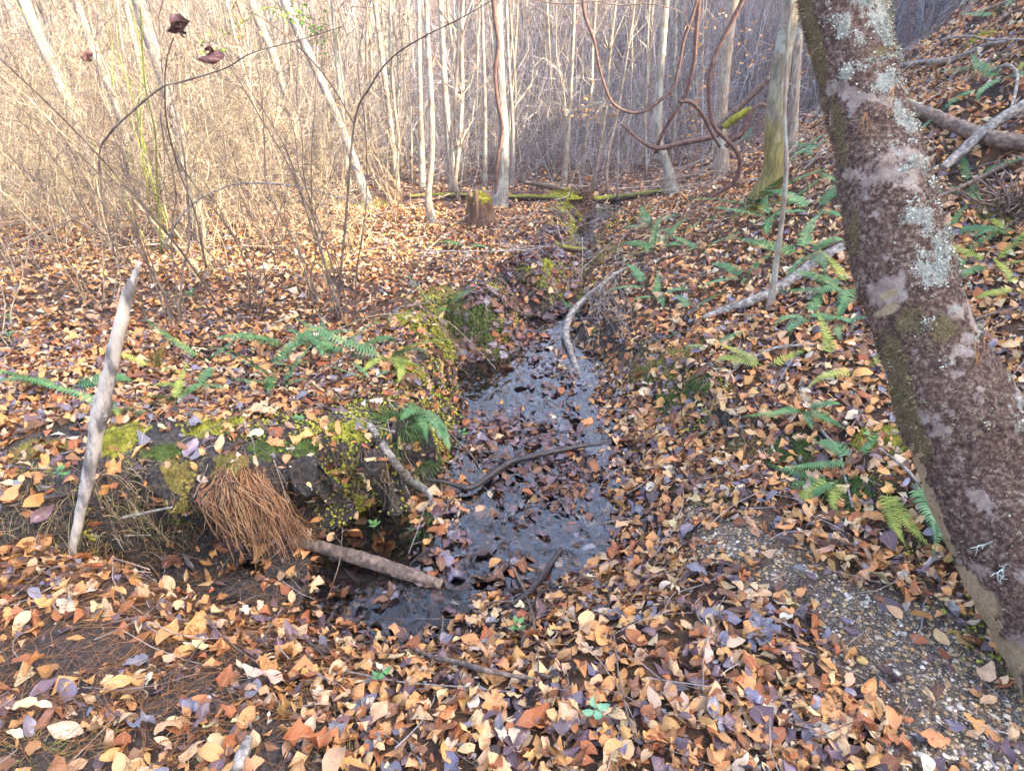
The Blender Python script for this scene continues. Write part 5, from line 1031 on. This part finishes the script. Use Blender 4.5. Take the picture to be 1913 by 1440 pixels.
dLm, _ = pdist(fc[:, 0], fc[:, 1], LEP); dRm, _ = pdist(fc[:, 0], fc[:, 1], REP[2:]); nmo = fbm(fc[:, 0] * 2.6, fc[:, 1] * 2.6, s=301) + .5 * fbm(fc[:, 0] * 11, fc[:, 1] * 11, s=302)
_g, _ = pdist(fc[:, 0], fc[:, 1], GU[:5]); wm = (_g > .22) * (sstep(.24, .03, dLm) * sstep(-.1, .25, nmo) * (fc[:, 0] > -1.5) + .8 * sstep(.2, .04, dRm) * sstep(.1, .35, nmo)) * vis * (ymid < 8.5) * (ymid > 1.2)
n = 13000; p, nn = scatter(n, wm); V3, T3 = octa(); sz = rng.uniform(.004, .009, n) * (1 + np.clip(p[:, 1] - 3, 0, 9) * .2); W = p[:, None] + nn[:, None] * .004 + V3[None] * sz[:, None, None] * (1 + rng.normal(0, .25, (n, 6, 1))); cc = np.array([(.3, .3, .035), (.42, .39, .05), (.15, .18, .02), (.24, .2, .05), (.5, .45, .08)])[rng.integers(0, 5, n)]
link('bank_moss', mesh_np('bank_moss', W.reshape(-1, 3), [(T3[None] + (np.arange(n) * 6)[:, None, None]).reshape(-1, 3)], [M_TWIG], True, {'tint': np.repeat(np.c_[cc, np.ones(n)], 6, 0)}), kind='stuff', label='thin yellow-green moss creeping along the stream banks')
wg = (sstep(.2, .03, dLm) + sstep(.22, .03, dRm)) * vis * (ymid < 8.5) * (ymid > 1.6) * sstep(-.1, .3, fbm(fc[:, 0] * 3, fc[:, 1] * 3, s=311)); n = 3600; p, nn = scatter(n, wg); l = rng.uniform(.04, .13, n) * (1 + np.clip(p[:, 1] - 3, 0, 9) * .08); hd = np.stack([nn[:, 0], nn[:, 1], 0 * l], 1) + rng.normal(0, .45, (n, 3)); sq = np.linspace(0, 1, 5)
P0 = p[:, None] + l[:, None, None] * (hd[:, None] * sq[None, :, None] * .7 + np.array([0, 0, 1.])[None, None] * (.55 * sq - 1.0 * sq ** 2)[None, :, None]); v, q = tubes(P0, np.tile(np.linspace(.0012, .0004, 5), (n, 1)) * (1 + np.clip(p[:, 1:2] - 3, 0, 9) * .15), 3); cc = np.array([(.42, .32, .15), (.3, .22, .1), (.55, .44, .24), (.2, .2, .06), (.16, .1, .06)])[rng.integers(0, 5, n)]
link('bank_grass', mesh_np('bank_grass', v, [q], [M_TWIG], True, {'tint': np.repeat(np.c_[cc, np.ones(n)], 15, 0)}), kind='stuff', label='dry grass and rootlets hanging along the bank edges')

# ------------------------------------------------------------------ grass tufts
def tuft(label, u, v_, n, l, mats, droop=.6, spread=.05, name='grass_tuft', cat='grass', dirn=(0, 0)):
    c0 = G(u, v_); P_, R_ = [], []
    for i in range(n):
        a = rng.random() * 6.28; o_ = rng.random() ** .5 * spread; b_ = np.array([math.cos(a) * o_, math.sin(a) * o_, 0]); b_[2] = ground(c0[0] + b_[0], c0[1] + b_[1])[0] - c0[2]
        if abs(b_[2]) > .12: b_[2] = 0
        d = np.array([math.cos(a) * rng.uniform(.2, 1) + dirn[0], math.sin(a) * rng.uniform(.2, 1) + dirn[1], rng.uniform(.5, 1.1)]); ll = l * rng.uniform(.5, 1.1); s = np.linspace(0, 1, 6)
        P_.append(b_[None] + d[None] * ll * s[:, None] * .7 - np.array([0, 0, 1])[None] * (droop * ll * s[:, None] ** 2.2)); R_.append(np.linspace(.0011, .0003, 6) * (1 + .22 * dep(c0)))
    v, q = tubes(P_, R_, 3); me = mesh_np(name, v, [q], list(mats), True, None, rng.integers(0, len(mats), len(q) // 15).repeat(15)); return thing(name, label, cat, c0, None, me)
tuft('grass tuft standing in the middle of the shallow stream', 948, 668, 420, .22, [M_GRASSG, M_GRASS, M_MOSSD, M_GRASS], .55, .13)
tuft('trailing green grass on the clay above the weathered pole', 790, 985, 130, .16, [M_GRASSG, M_FERN], 1.1, .06, dirn=(-.1, -.5))
for lb, u, v_, n, l, ms in [('pale dry grass tuft in the near left corner', 60, 1395, 70, .08, [M_GRASS]), ('small green-grey grass tuft near the left corner', 160, 1385, 40, .08, [M_GRASSG]), ('dry pale grass at the bottom edge left of the pile', 650, 1420, 90, .07, [M_GRASS]), ('dry grass tuft with pale blades below the leaf pile edge', 640, 1345, 60, .07, [M_GRASS]),
        ('dry grass hanging on the projecting bank at the bend', 1000, 515, 160, .16, [M_GRASS, M_GRASSG]), ('dry grass along the bank top moss', 825, 600, 160, .15, [M_GRASS, M_GRASSG]), ('dry grass at the right side of the upper bend', 1070, 545, 120, .15, [M_GRASS]), ('ochre grass hanging over the right bank', 1210, 660, 160, .14, [M_GRASS]),
        ('dry grass on the bank under the slope leaves', 1400, 830, 120, .12, [M_GRASS]), ('blond grass tuft on bank below upright stick', 60, 890, 80, .1, [M_GRASS]), ('blond grass by the foot of the small moss tuft', 210, 860, 70, .1, [M_GRASS]), ('dark green grass hanging on the bank side beside water', 745, 800, 260, .2, [M_MOSSD, M_FERN, M_GRASSG]), ('dark trailing grass lower on the bank side', 775, 870, 200, .18, [M_MOSSD, M_FERN]),
        ('ochre grass by the dark ferns', 1510, 900, 100, .12, [M_GRASS]), ('blond roots and grass above gravel flat', 1560, 870, 90, .12, [M_GRASS]), ('dry grass on the second bank lobe', 860, 560, 150, .15, [M_GRASS, M_GRASSG]), ('dry grass on the leaf flat beyond the bend', 930, 470, 90, .16, [M_GRASS]), ('yellow grass clump by the tussock shrub', 600, 500, 80, .18, [M_GRASS]),
        ('short grass at the left foot of the slope', 1160, 460, 120, .18, [M_GRASSG, M_GRASS]), ('sparse grass sprout amid leaves at bottom left', 330, 1430, 40, .06, [M_GRASS]), ('ochre rootlets over the pale gravelly flat', 1330, 925, 70, .1, [M_GRASS])]:
    tuft(lb, u, v_, n, l, ms, .7, .07)

# ------------------------------------------------------------------ ferns
def frond_mesh(seed, mat, arch=.5, w=.10, n=28):
    r = np.random.default_rng(seed); x = np.linspace(0, 1, n); M = MB()
    k = arch; tw = r.normal(0, .25); side = r.normal(0, .12)
    def C(s): return np.stack([np.sin(k * s * 1.6) / (k * 1.6), side * s ** 2, .28 * s - .28 * k * 1.5 * s ** 2], -1)
    cs = C(x); pp = [cs]; v, q, t = tube1(cs, [.006, .004, .002], 16, 4); M.add(v, q, t)
    for i, s in enumerate(np.linspace(.13, .985, n)):
        c0 = C(np.array([s]))[0]; tg = C(np.array([min(1, s + .02)]))[0] - C(np.array([s - .02]))[0]; tg /= np.linalg.norm(tg)
        ln = w * (math.sin(math.pi * (.16 + .84 * s) ** .62) ** .55) * (1.15 - .95 * s ** 3) * r.uniform(.92, 1.05); pw = .5 * .9 / n * .72
        for sg in (-1, 1):
            dv = np.array([.22, sg * 1, .10]); dv = dv / np.linalg.norm(dv); up = np.array([0, 0, 1.]); a = math.atan2(tg[2], tg[0]); dv = np.array([dv[0] * math.cos(a) - dv[2] * math.sin(a), dv[1], dv[0] * math.sin(a) + dv[2] * math.cos(a)])
            dr = r.normal(0, .06); b0_ = c0 + sg * np.array([0, .002, 0]); m1 = c0 + dv * ln * .5 + np.array([0, 0, .008 + dr * ln]); e = c0 + dv * ln + np.array([.01, 0, -.012 + dr * ln * 1.5])
            vv_ = np.array([b0_ - tg * pw * .8, b0_ + tg * pw * 1.1, m1 - tg * pw * .85, m1 + tg * pw * .85, e - tg * pw * .2, e + tg * pw * .4]); qq = np.array([(0, 1, 3, 2), (2, 3, 5, 4)]); M.add(vv_, qq if sg > 0 else qq[:, ::-1])
    return M.mesh('frond', [mat])
FR = {k: [frond_mesh(i + 10 * j, m_, a) for i, a in enumerate((.25, .6, .95, .45))] for j, (k, m_) in enumerate((('g', M_FERN), ('b', M_FERNB), ('y', M_FERNY)))}
def fern(u, v_, nf, ln, c, label, yaws=None, flat=.0, up=.25):
    c0 = G(u, v_); z, nn = ground(c0[0], c0[1]); z_ax = Vector(nn).lerp(Vector((0, 0, 1)), .35).normalized(); rot = Vector((0, 0, 1)).rotation_difference(z_ax)
    o = thing('fern', label, 'fern', c0 + np.array([0, 0, .005]), 'evergreen ferns on the banks'); o.rotation_mode = 'QUATERNION'; o.rotation_quaternion = rot
    for i in range(nf):
        cc = c if rng.random() < .8 else 'gby'[rng.integers(0, 3)]; me = FR[cc][int(rng.integers(0, 4))]; f = link('frond', me, o); a = math.radians(yaws[i]) + rng.normal(0, .06) if yaws else i / nf * 6.28 + rng.normal(0, .35)
        f.rotation_euler = (rng.normal(0, .15), -rng.uniform(0, 1) * up, a); s = ln * rng.uniform(.85, 1.3); f.scale = (s, s, s); f.location = (math.cos(a) * .01, math.sin(a) * .01, .012)
S = [(1698, 902, 2, .36, 'b', 'fern with two long dark fronds hanging down beside the leaning trunk', [268, 282]), (1655, 915, 2, .27, 'y', 'pale narrow fern fronds left of the long dark fronds', [250, 262]), (1760, 1045, 3, .22, 'y', 'wide yellow-green fern lying flat against the leaning trunk base', [330, 300, 275]),
     (1570, 905, 5, .26, 'g', 'dark green fern on the dark moss pad', [190, 215, 160, 235, 150]), (1600, 868, 3, .22, 'b', 'bluish fern above the dark moss pad', [20, 170, 110]), (1500, 768, 5, .24, 'g', 'lone bright green fern in the slope leaves', [195, 220, 260, 290, 330]), (1552, 680, 1, .26, 'y', 'single yellowing upright frond on the slope', [75]), (1600, 700, 2, .28, 'y', 'yellowish flat frond left of the leaning trunk', [5, 185]),
     (1410, 392, 6, .5, 'g', 'large green fern below the mossy-footed tree', [200, 225, 250, 275, 300, 330]), (1440, 412, 4, .4, 'b', 'bluish-green fern right of the large fern under the mossy tree', None), (1500, 300, 4, .36, 'b', 'blue-green fern on slope above the mossy-footed tree', None), (1535, 275, 4, .36, 'b', 'tall bluish fern touching the leaning trunk left edge', None), (1520, 400, 4, .36, 'b', 'blue-green fern between the two slope trees', None), (1585, 540, 5, .32, 'g', 'broad green fern just left of the leaning trunk', [150, 200, 240, 280, 100]),
     (1515, 600, 5, .28, 'b', 'bluish fern below the long grey branch', None), (1572, 610, 3, .24, 'b', 'small bluish fern next to the leaning trunk', None), (1505, 480, 5, .36, 'g', 'green fern above the upper end of the grey branch', None), (1395, 525, 4, .28, 'b', 'fern on the slope left of the grey branch', None), (1230, 470, 5, .34, 'g', 'fern at the foot of the slope beside dead stems', None), (1205, 540, 4, .3, 'b', 'fern behind the curved grey branch', None), (1228, 560, 4, .26, 'b', 'small fern right of the curved grey branch', None), (1215, 430, 4, .4, 'g', 'fern in the grass at the slope foot', None),
     (1325, 655, 2, .18, 'b', 'tiny bluish fern above the olive moss', None), (1430, 690, 3, .26, 'y', 'pale fern sprawling in leaves on the slope', [175, 10, 150]), (1290, 585, 3, .22, 'g', 'fern left of the grey branch low end', None), (1310, 470, 3, .26, 'b', 'small fern mid slope', None), (1270, 440, 3, .3, 'g', 'fern on the slope behind the foot ferns', None), (1385, 272, 3, .34, 'g', 'far fern behind the vine loop', None), (1590, 350, 3, .3, 'g', 'fern hidden beside the leaning trunk at mid height', None),
     (1755, 215, 3, .3, 'b', 'fern right of the leaning trunk above the split log', [200, 240, 330]), (1880, 150, 4, .36, 'b', 'bluish fern high at the right edge', None), (1845, 130, 4, .34, 'b', 'fern high on the slope left of the right edge fern', [200, 220, 240, 260]), (1775, 440, 4, .26, 'g', 'fern right of the white lichen patch', None), (1810, 350, 4, .26, 'g', 'fern under the grey branch beside split log', None), (1850, 500, 4, .24, 'y', 'fern below the root tangle', None), (1890, 445, 4, .24, 'g', 'fern at the right edge by the root tangle', None), (1905, 545, 4, .2, 'y', 'small fern at right edge beside the trunk', None), (1800, 480, 3, .24, 'b', 'bluish fern just right of the trunk bulge', None), (1870, 30, 3, .4, 'b', 'fern at the top right corner', None),
     (125, 735, 4, .3, 'g', 'drooping fern left of the pale upright stick', [200, 225, 20, 165]), (245, 775, 6, .26, 'b', 'clump of broad dark fern fronds right of the upright stick', [250, 275, 300, 320, 200, 225]), (325, 762, 4, .22, 'g', 'fern with upright short fronds in the left clump', [270, 300, 90, 60]), (290, 695, 3, .26, 'y', 'yellow-green fern above the left clump', [190, 300, 330]), (385, 678, 2, .26, 'g', 'pale frond lying toward the left on bank leaves', [190, 10]), (365, 732, 3, .2, 'b', 'small dark fern right of the left clump', None), (505, 705, 5, .28, 'g', 'fern with long fronds in the middle of the left bank', [60, 200, 250, 290, 330]), (525, 728, 3, .2, 'b', 'small bluish fern below the middle bank fern', None), (545, 655, 3, .3, 'g', 'fern fronds reaching left on the bank top', [200, 215, 20]),
     (620, 672, 3, .24, 'b', 'small fern left of the bright stream-side fern', None), (655, 668, 4, .32, 'g', 'pale green fern arching above the bank edge', [170, 320, 340, 10]), (728, 672, 7, .33, 'y', 'bright arching fern on the mossy bank edge over the stream', [300, 315, 285, 330, 200, 255, 345]), (690, 715, 2, .15, 'b', 'tiny fern below the bright arching fern', None), (780, 765, 4, .26, 'b', 'dark fern hanging on the stream side of the bank', [300, 280, 320, 260]), (840, 570, 3, .24, 'g', 'small fern on the second bank lobe', None), (805, 575, 2, .2, 'b', 'fern sprig behind the bank-top moss', None), (870, 465, 3, .3, 'g', 'fern on the flat beyond the second bank lobe', None), (350, 565, 4, .16, 'g', 'low green leaves under the many-stemmed shrub', None), (1090, 590, 2, .2, 'b', 'small fern at the water by the curved branch', None), (1240, 640, 2, .16, 'b', 'tiny fern on the right bank top', None)]
for s_ in S:
    lft = s_[0] < 900 and s_[1] > 600; fern(s_[0], s_[1], s_[2] + (1 if lft and not s_[6] else 0), s_[3] * (1.2 if lft else 1), s_[4], s_[5], s_[6], up=.6 if lft else .35)

# small broad-leaved herbs and seedling
def herb(name, label, u, v_, n, l, col, tall=.03, cat='plant', Yp=None):
    c0 = G(u, v_); M = MB(); T = leaf_template('oval', 5, 3, np.random.default_rng(1)); nn = np.tile([0, 0, 1.], (n, 1)); a = np.arange(n) / n * 6.28 + rng.normal(0, .3, n)
    for i in range(n):
        h = tall * rng.uniform(.5, 1.2); d = np.array([math.cos(a[i]), math.sin(a[i]), .25]); e = np.array([0, 0, h]); vv_, qq, t_ = tube1([np.zeros(3), e * .6 + d * .002, e + d * l * .15], [.0009, .0006], 6, 4); M.add(vv_, qq, t_, luv=(0, 1, 0), tint=(*col, .3))
        t, s, u_ = basis(nn[:1], np.array([a[i]]), np.array([.15]), np.array([rng.normal(0, .2)])); lv = T['v'] * np.array([1, 1.25, 1]); W = e + d * l * .6 + l * (lv[:, :1] * t + lv[:, 1:2] * s + lv[:, 2:] * u_); M.add(W, T['q'], None, luv=T['luv'], tint=(*col, .35))
    thing(name, label, cat, c0 + np.array([0, 0, .02]), None, M.mesh(name, [M_LEAF]))
herb('seedling', 'small seedling with three rounded grey-green leaves in the leaf pile', 1110, 1352, 4, .035, (.2, .5, .28))
for u, v_, lb in [(20, 605, 'low green plant at the left edge in the sun'), (22, 640, 'second green plant at the left edge, just below the first'), (120, 905, 'small rounded green leaves left of the upright stick foot'), (355, 560, 'green rosette behind the many-stemmed shrub'), (715, 1285, 'tiny green sprout among the pile leaves'), (865, 825, 'round green leaves by the water left of the black branch'), (700, 1000, 'small green plant on the clay'), (965, 1190, 'tiny pale green sprout below the black sticks'), (1620, 835, 'round green leaf plant on the yellow-green moss pad'), (560, 800, 'small dark green plant above the hanging roots')]:
    herb('green_herb', lb, u, v_, 5, .03, (.1, .33, .09))

# ------------------------------------------------------------------ draped pine-needle clump, roots under the ledge
pc = G(455, 885); P_, R_ = [], []
cl = [(rng.uniform(415, 500), rng.normal(0, 20), rng.uniform(-70, 40), rng.uniform(0, .05), rng.normal(0, .03)) for _ in range(34)]
for i in range(290):
    c_ = cl[rng.integers(0, 34)]; su = c_[0] + rng.normal(0, 5); s0 = G(su, 892 + .15 * abs(su - 455) + rng.uniform(-14, 22)) + np.array([0, -.01, .015 + rng.uniform(0, .03)])
    f = (su - 408) / 97; eu = 412 + f * 140 + c_[1] * 1.3 + rng.normal(0, 9); ev_ = 985 + 50 * math.sin(f * 2.6) + c_[2] + rng.uniform(-35, 18); Ye = s0[1] - .03 - c_[3] - rng.uniform(0, .02)
    e = V(eu, ev_, Ye); md = s0 * .6 + e * .4 + np.array([c_[4] + rng.normal(0, .01), -.015 - c_[3] * .5, .022]); m2 = s0 * .22 + e * .78 + np.array([c_[4] * .6, -.01, .012])
    P_.append(spline([s0, md, m2, e], 7) - pc); R_.append(np.linspace(.0014, .0007, 7))
for i in range(170):
    s0 = G(rng.uniform(500, 545), rng.uniform(920, 1000)) + [0, -.03, .03]; e = G(rng.uniform(555, 610), rng.uniform(985, 1035)) + [0, -.02, .01]; md = (s0 + e) / 2 + [0, -.02, .03]; P_.append(spline([s0, md, e], 7) - pc); R_.append(np.linspace(.0012, .0006, 7))
v, q = tubes(P_, R_, 4); cc = np.array([(.34, .17, .08), (.2, .095, .05), (.5, .31, .16), (.1, .05, .035), (.4, .2, .09)])[rng.integers(0, 5, len(P_))]; thing('needle_clump', 'thick clump of rust-brown pine needles draped over the bank edge', 'pine needles', pc, None, mesh_np('needle_clump', v, [q], [M_TWIG], True, {'tint': np.repeat(np.c_[cc, np.ones(len(cc))], 28, 0)}))
def rootset(label, u0, u1, v0, v1, n, l0, l1, seed, grp=None):
    r = np.random.default_rng(seed); c0 = G((u0 + u1) / 2, (v0 + v1) / 2); P_, R_ = [], []
    for i in range(n):
        f = r.random(); s0 = G(u0 + (u1 - u0) * f, v0 + (v1 - v0) * f + r.uniform(-8, 8)) + np.array([0, -.015, 0]); l = r.uniform(l0, l1); pts = [s0]; d = np.array([r.normal(0, .3), -.1 + r.normal(0, .15), -1])
        for k in range(6): pts.append(pts[-1] + d * l / 6); d = d + np.array([r.normal(0, .3), r.normal(0, .15), 0])
        P_.append(np.array(pts) - c0); R_.append(np.linspace(r.uniform(.001, .0028), .0006, 7))
    v, q = tubes(P_, R_, 4); thing('hanging_roots', label, 'roots', c0, 'roots hanging under the undercut bank', mesh_np('hanging_roots', v, [q], [M_ROOT]))
rootset('thin roots hanging below the lip right of the needle clump', 520, 650, 850, 840, 34, .06, .2, 1)
rootset('tangled roots hanging under the moss where the knobbly stick starts', 650, 780, 835, 845, 42, .07, .26, 2)
rootset('few roots over the black left end of the hollow', 200, 390, 935, 905, 18, .05, .14, 3)
rootset('dry rootlets hanging from the right bank moss', 1500, 1580, 850, 880, 26, .05, .14, 4)

# pine cones
def cone(label, u, v_, yaw, l=.05):
    M = MB(); c0 = G(u, v_); pts = []
    for i in range(70):
        s = i / 69; a = i * 2.4; r_ = .3 * math.sin(math.pi * (.12 + .8 * s)) ** .7; x = s - .5; o_ = np.array([math.cos(a), math.sin(a)]); p1 = np.array([x, o_[0] * r_ * .4, o_[1] * r_ * .4]); p2 = np.array([x + .07, o_[0] * r_, o_[1] * r_]); sd = np.array([0, -o_[1], o_[0]]) * .07
        M.add(np.array([p1 - sd * .5, p1 + sd * .5, p2 + sd, p2 - sd, p2 + [.0, 0, 0] + np.array([0.03, o_[0], o_[1]]) * .03]) * l, np.array([(0, 1, 2, 3)]), np.array([(3, 2, 4)]))
    vv_, qq, t_ = tube1([(-.5 * l, 0, 0), (0, 0, 0), (.5 * l, 0, 0)], [.05 * l, .14 * l, .04 * l], 8, 6); M.add(vv_, qq, t_)
    o = thing('pine_cone', label, 'pine cone', c0 + np.array([0, 0, .022]), 'small pine cones in the leaves', M.mesh('pine_cone', [M_WETWOOD])); o.rotation_euler = (0, .1, yaw)
cone('dark pine cone at the rim of the hollow below the needle clump', 430, 1133, .5, .065); cone('pine cone in the middle leaf pile right of the knobbly stick', 1003, 1205, .3, .06); cone('upright-lying pine cone in the leaf pile beyond the bottom edge', 998, 1318, 1.4, .07); cone('pine cone at the stream end above the black sticks', 1005, 1030, 1.2, .05)

# pale stones in the stream bed and pile
for i, (u, v_, r_, col, lb) in enumerate([(1020, 975, .03, (.34, .3, .28), 'wet grey stone lying in the near streambed'), (1125, 1040, .022, (.7, .62, .5), 'pale cream stone at the leaf pile top by the oak leaf'), (1000, 745, .02, (.5, .42, .25), 'yellowish stone at the water right of the ripples'), (1610, 1235, .018, (.62, .42, .14), 'yellow pebble on the edge of the gravel patch'), (395, 1302, .012, (.75, .72, .66), 'white pebble on the dark near soil'), (1465, 1135, .012, (.75, .7, .6), 'white pebble on the gravelly flat'), (720, 1080, .03, (.28, .26, .22), 'grey-green stone behind the weathered pole')]):
    V3, T3 = ico(); c0 = G(u, v_); nsub = MB(); vv_ = V3 * (1 + rng.normal(0, .13, (12, 1))) * np.array([1.2, .9, .6]) * r_
    o = thing('stone', lb, 'stone', c0 + np.array([0, 0, r_ * .25]), None, mesh_np('stone', vv_, [T3], [M_STONE], True, {'tint': np.tile([*col, 1], (12, 1))})); md = o.modifiers.new('s', 'SUBSURF'); md.levels = 2; md.render_levels = 2

# ------------------------------------------------------------------ leaves still hanging
def hang(name, label, pix, Y, n, size, col, spreadpx, kinds=None, cat='leaves', tilt=1.2, down=True):
    c0 = V(*pix, Y); o = thing(name, label, cat, c0)
    for i in range(n):
        p = rng.normal(0, 1, 3) * spreadpx * Y / FPX * (n > 1); nn = rng.normal(0, 1, 3); nn[2] *= .3; nn /= np.linalg.norm(nn)
        t, s_, u = basis(np.array([nn]), np.array([rng.random() * 6.28]), np.array([rng.normal(0, .5)]), np.array([rng.normal(0, .5)]))
        M = Matrix(((*(t[0]),), (*(s_[0]),), (*(u[0]),))).transposed().to_4x4(); f = link('leaf', PROTO[int(rng.integers(0, 18))], o)
        f.matrix_local = Matrix.Translation(Vector(p)) @ M @ Matrix.Scale(float(size * rng.uniform(.7, 1.2)), 4); cc = np.clip(np.array(col) * (1 + rng.normal(0, .18)), .01, .9); f.color = (*[float(a) for a in cc], .3)
    return o
hang('dead_leaf_cluster', 'dark purple curled dead leaf hanging near the top left', (332, 45), 3.2, 4, .095, (.12, .06, .075), 6, cat='dead leaves')
hang('dead_leaf_cluster', 'dark reddish dead leaf hanging right of the first, above the arching branch', (396, 102), 3.2, 4, .08, (.14, .055, .065), 5, cat='dead leaves')
hang('dead_leaf_cluster', 'small dark dead leaf caught in twigs far upper left', (160, 112), 3.5, 2, .06, (.12, .06, .06), 3, cat='dead leaves')
hang('dead_leaf_cluster', 'small dark leaf hanging before the tussock shrub', (690, 333), 4.2, 2, .05, (.08, .05, .06), 3, cat='dead leaves')
for pix, n, lb in [((400, 82), 14, 'green leaf sprig beside the reddish dead leaf'), ((450, 42), 10, 'yellow-green leaf sprig near the top'), ((545, 28), 22, 'green sprig of small leaves along the top'), ((600, 62), 20, 'green sprig below the top sprig, further right'), ((520, 10), 12, 'green leaves at the very top edge')]:
    hang('green_sprig', lb, pix, 4.0, n, .03, (.2, .38, .07) if 'yellow' not in lb else (.5, .42, .1), 12)
air('thin_twig', 'thin twig carrying the green sprigs near the top', 'twig', [(390, 80), (430, 60), (500, 15), (560, 35), (620, 70), (660, 60)], (4.0, 4.0), [2, 3, 3, 3, 2, 2], M_SHRUBG, 6)
# beech saplings that keep tan leaves
def beech(label, stem_pix, Y, leaf_pix, n, spread, size=.055):
    b0 = V(*stem_pix[0], Y); o = thing('beech_sapling', label, 'sapling', b0); pts = [V(u, v, Y) - b0 for u, v in stem_pix]; v, q, t = tube1(pts, [.009, .006, .004], 24, 6, .08); link('stem', mesh_np('stem', v, [q, t], [M_BARKG]), o)
    ps = []; pp, rr = [], []
    for (u, v_) in leaf_pix:
        c = V(u, v_, Y + rng.normal(0, .15)) - b0; ps.append(c + rng.normal(0, 1, (n, 3)) * np.array([spread, spread, spread * .6]) * Y / FPX); j = pts[int(np.argmin([np.linalg.norm(a - c) for a in pts]))]; pp.append([j + (c - j) * s + rng.normal(0, .01, 3) for s in np.linspace(0, 1, 6)]); rr.append(np.linspace(.004, .0015, 6))
    v, q = tubes(pp, rr, 4); link('twigs', mesh_np('twigs', v, [q], [M_BARKG]), o)
    ps = np.vstack(ps); nn = rng.normal(0, 1, ps.shape); nn[:, 2] *= .4; nn /= np.linalg.norm(nn, axis=1)[:, None]; cc = np.array((.62, .36, .16)) * (1 + rng.normal(0, .2, (len(ps), 1))); M = MB(); place_leaves(M, T_MID, ps, nn, rng.uniform(.7, 1.2, len(ps)) * size, np.clip(np.c_[cc, np.full(len(ps), .2)], .01, .9), .5)
    link('dead_leaves', M.mesh('dead_leaves', [M_LEAF]), o, kind='stuff')
beech('beech sapling with pale tan leaves in front of the far wood, middle', [(1153, 372), (1155, 280), (1152, 200), (1130, 190), (1060, 212)], 7.6, [(1060, 205), (1085, 210), (1105, 222), (1125, 200), (1145, 192), (1095, 195), (1110, 232)], 9, 13)
beech('leafy orange beech between the hanging vines and slope trunk', [(1312, 360), (1310, 250), (1300, 120), (1318, 20), (1322, -60)], 8.0, [(1300, 60), (1290, 150), (1285, 195), (1296, 235), (1310, 215), (1335, 30), (1380, 70), (1398, 110), (1330, 160), (1285, 250)], 13, 16)
beech('orange-leaved beech behind the mossy-footed tree', [(1530, 240), (1520, 150), (1500, 60), (1500, -30)], 8.6, [(1505, 30), (1500, 90), (1425, 45), (1440, 85), (1415, 120), (1500, 140)], 11, 15)
beech('low beech twigs with orange leaves in the left of the far wood', [(760, 352), (758, 280), (750, 230)], 11.5, [(745, 235), (765, 240), (735, 262), (905, 240)], 8, 12)

# ------------------------------------------------------------------ damp winter air
HZ = .002
if HZ:
    hv = np.array([(x, y, z) for z in (-6, 32) for y in (-25, 80) for x in (-64, 64)], float); hf = np.array([(0, 2, 3, 1), (4, 5, 7, 6), (0, 1, 5, 4), (2, 6, 7, 3), (0, 4, 6, 2), (1, 3, 7, 5)])
    m = bpy.data.materials.new('haze'); m.use_nodes = True; nt = m.node_tree; nt.nodes.remove(nt.nodes['Principled BSDF']); pv_ = N(nt, 'ShaderNodeVolumePrincipled'); pv_.inputs['Density'].default_value = HZ; pv_.inputs['Color'].default_value = (.86, .88, 1, 1); pv_.inputs['Anisotropy'].default_value = .2
    L(nt, pv_.outputs[0], nt.nodes['Material Output'].inputs['Volume'])
    link('haze', mesh_np('haze', hv, [hf], [m], False), kind='stuff', label='thin pale air haze in the wood')
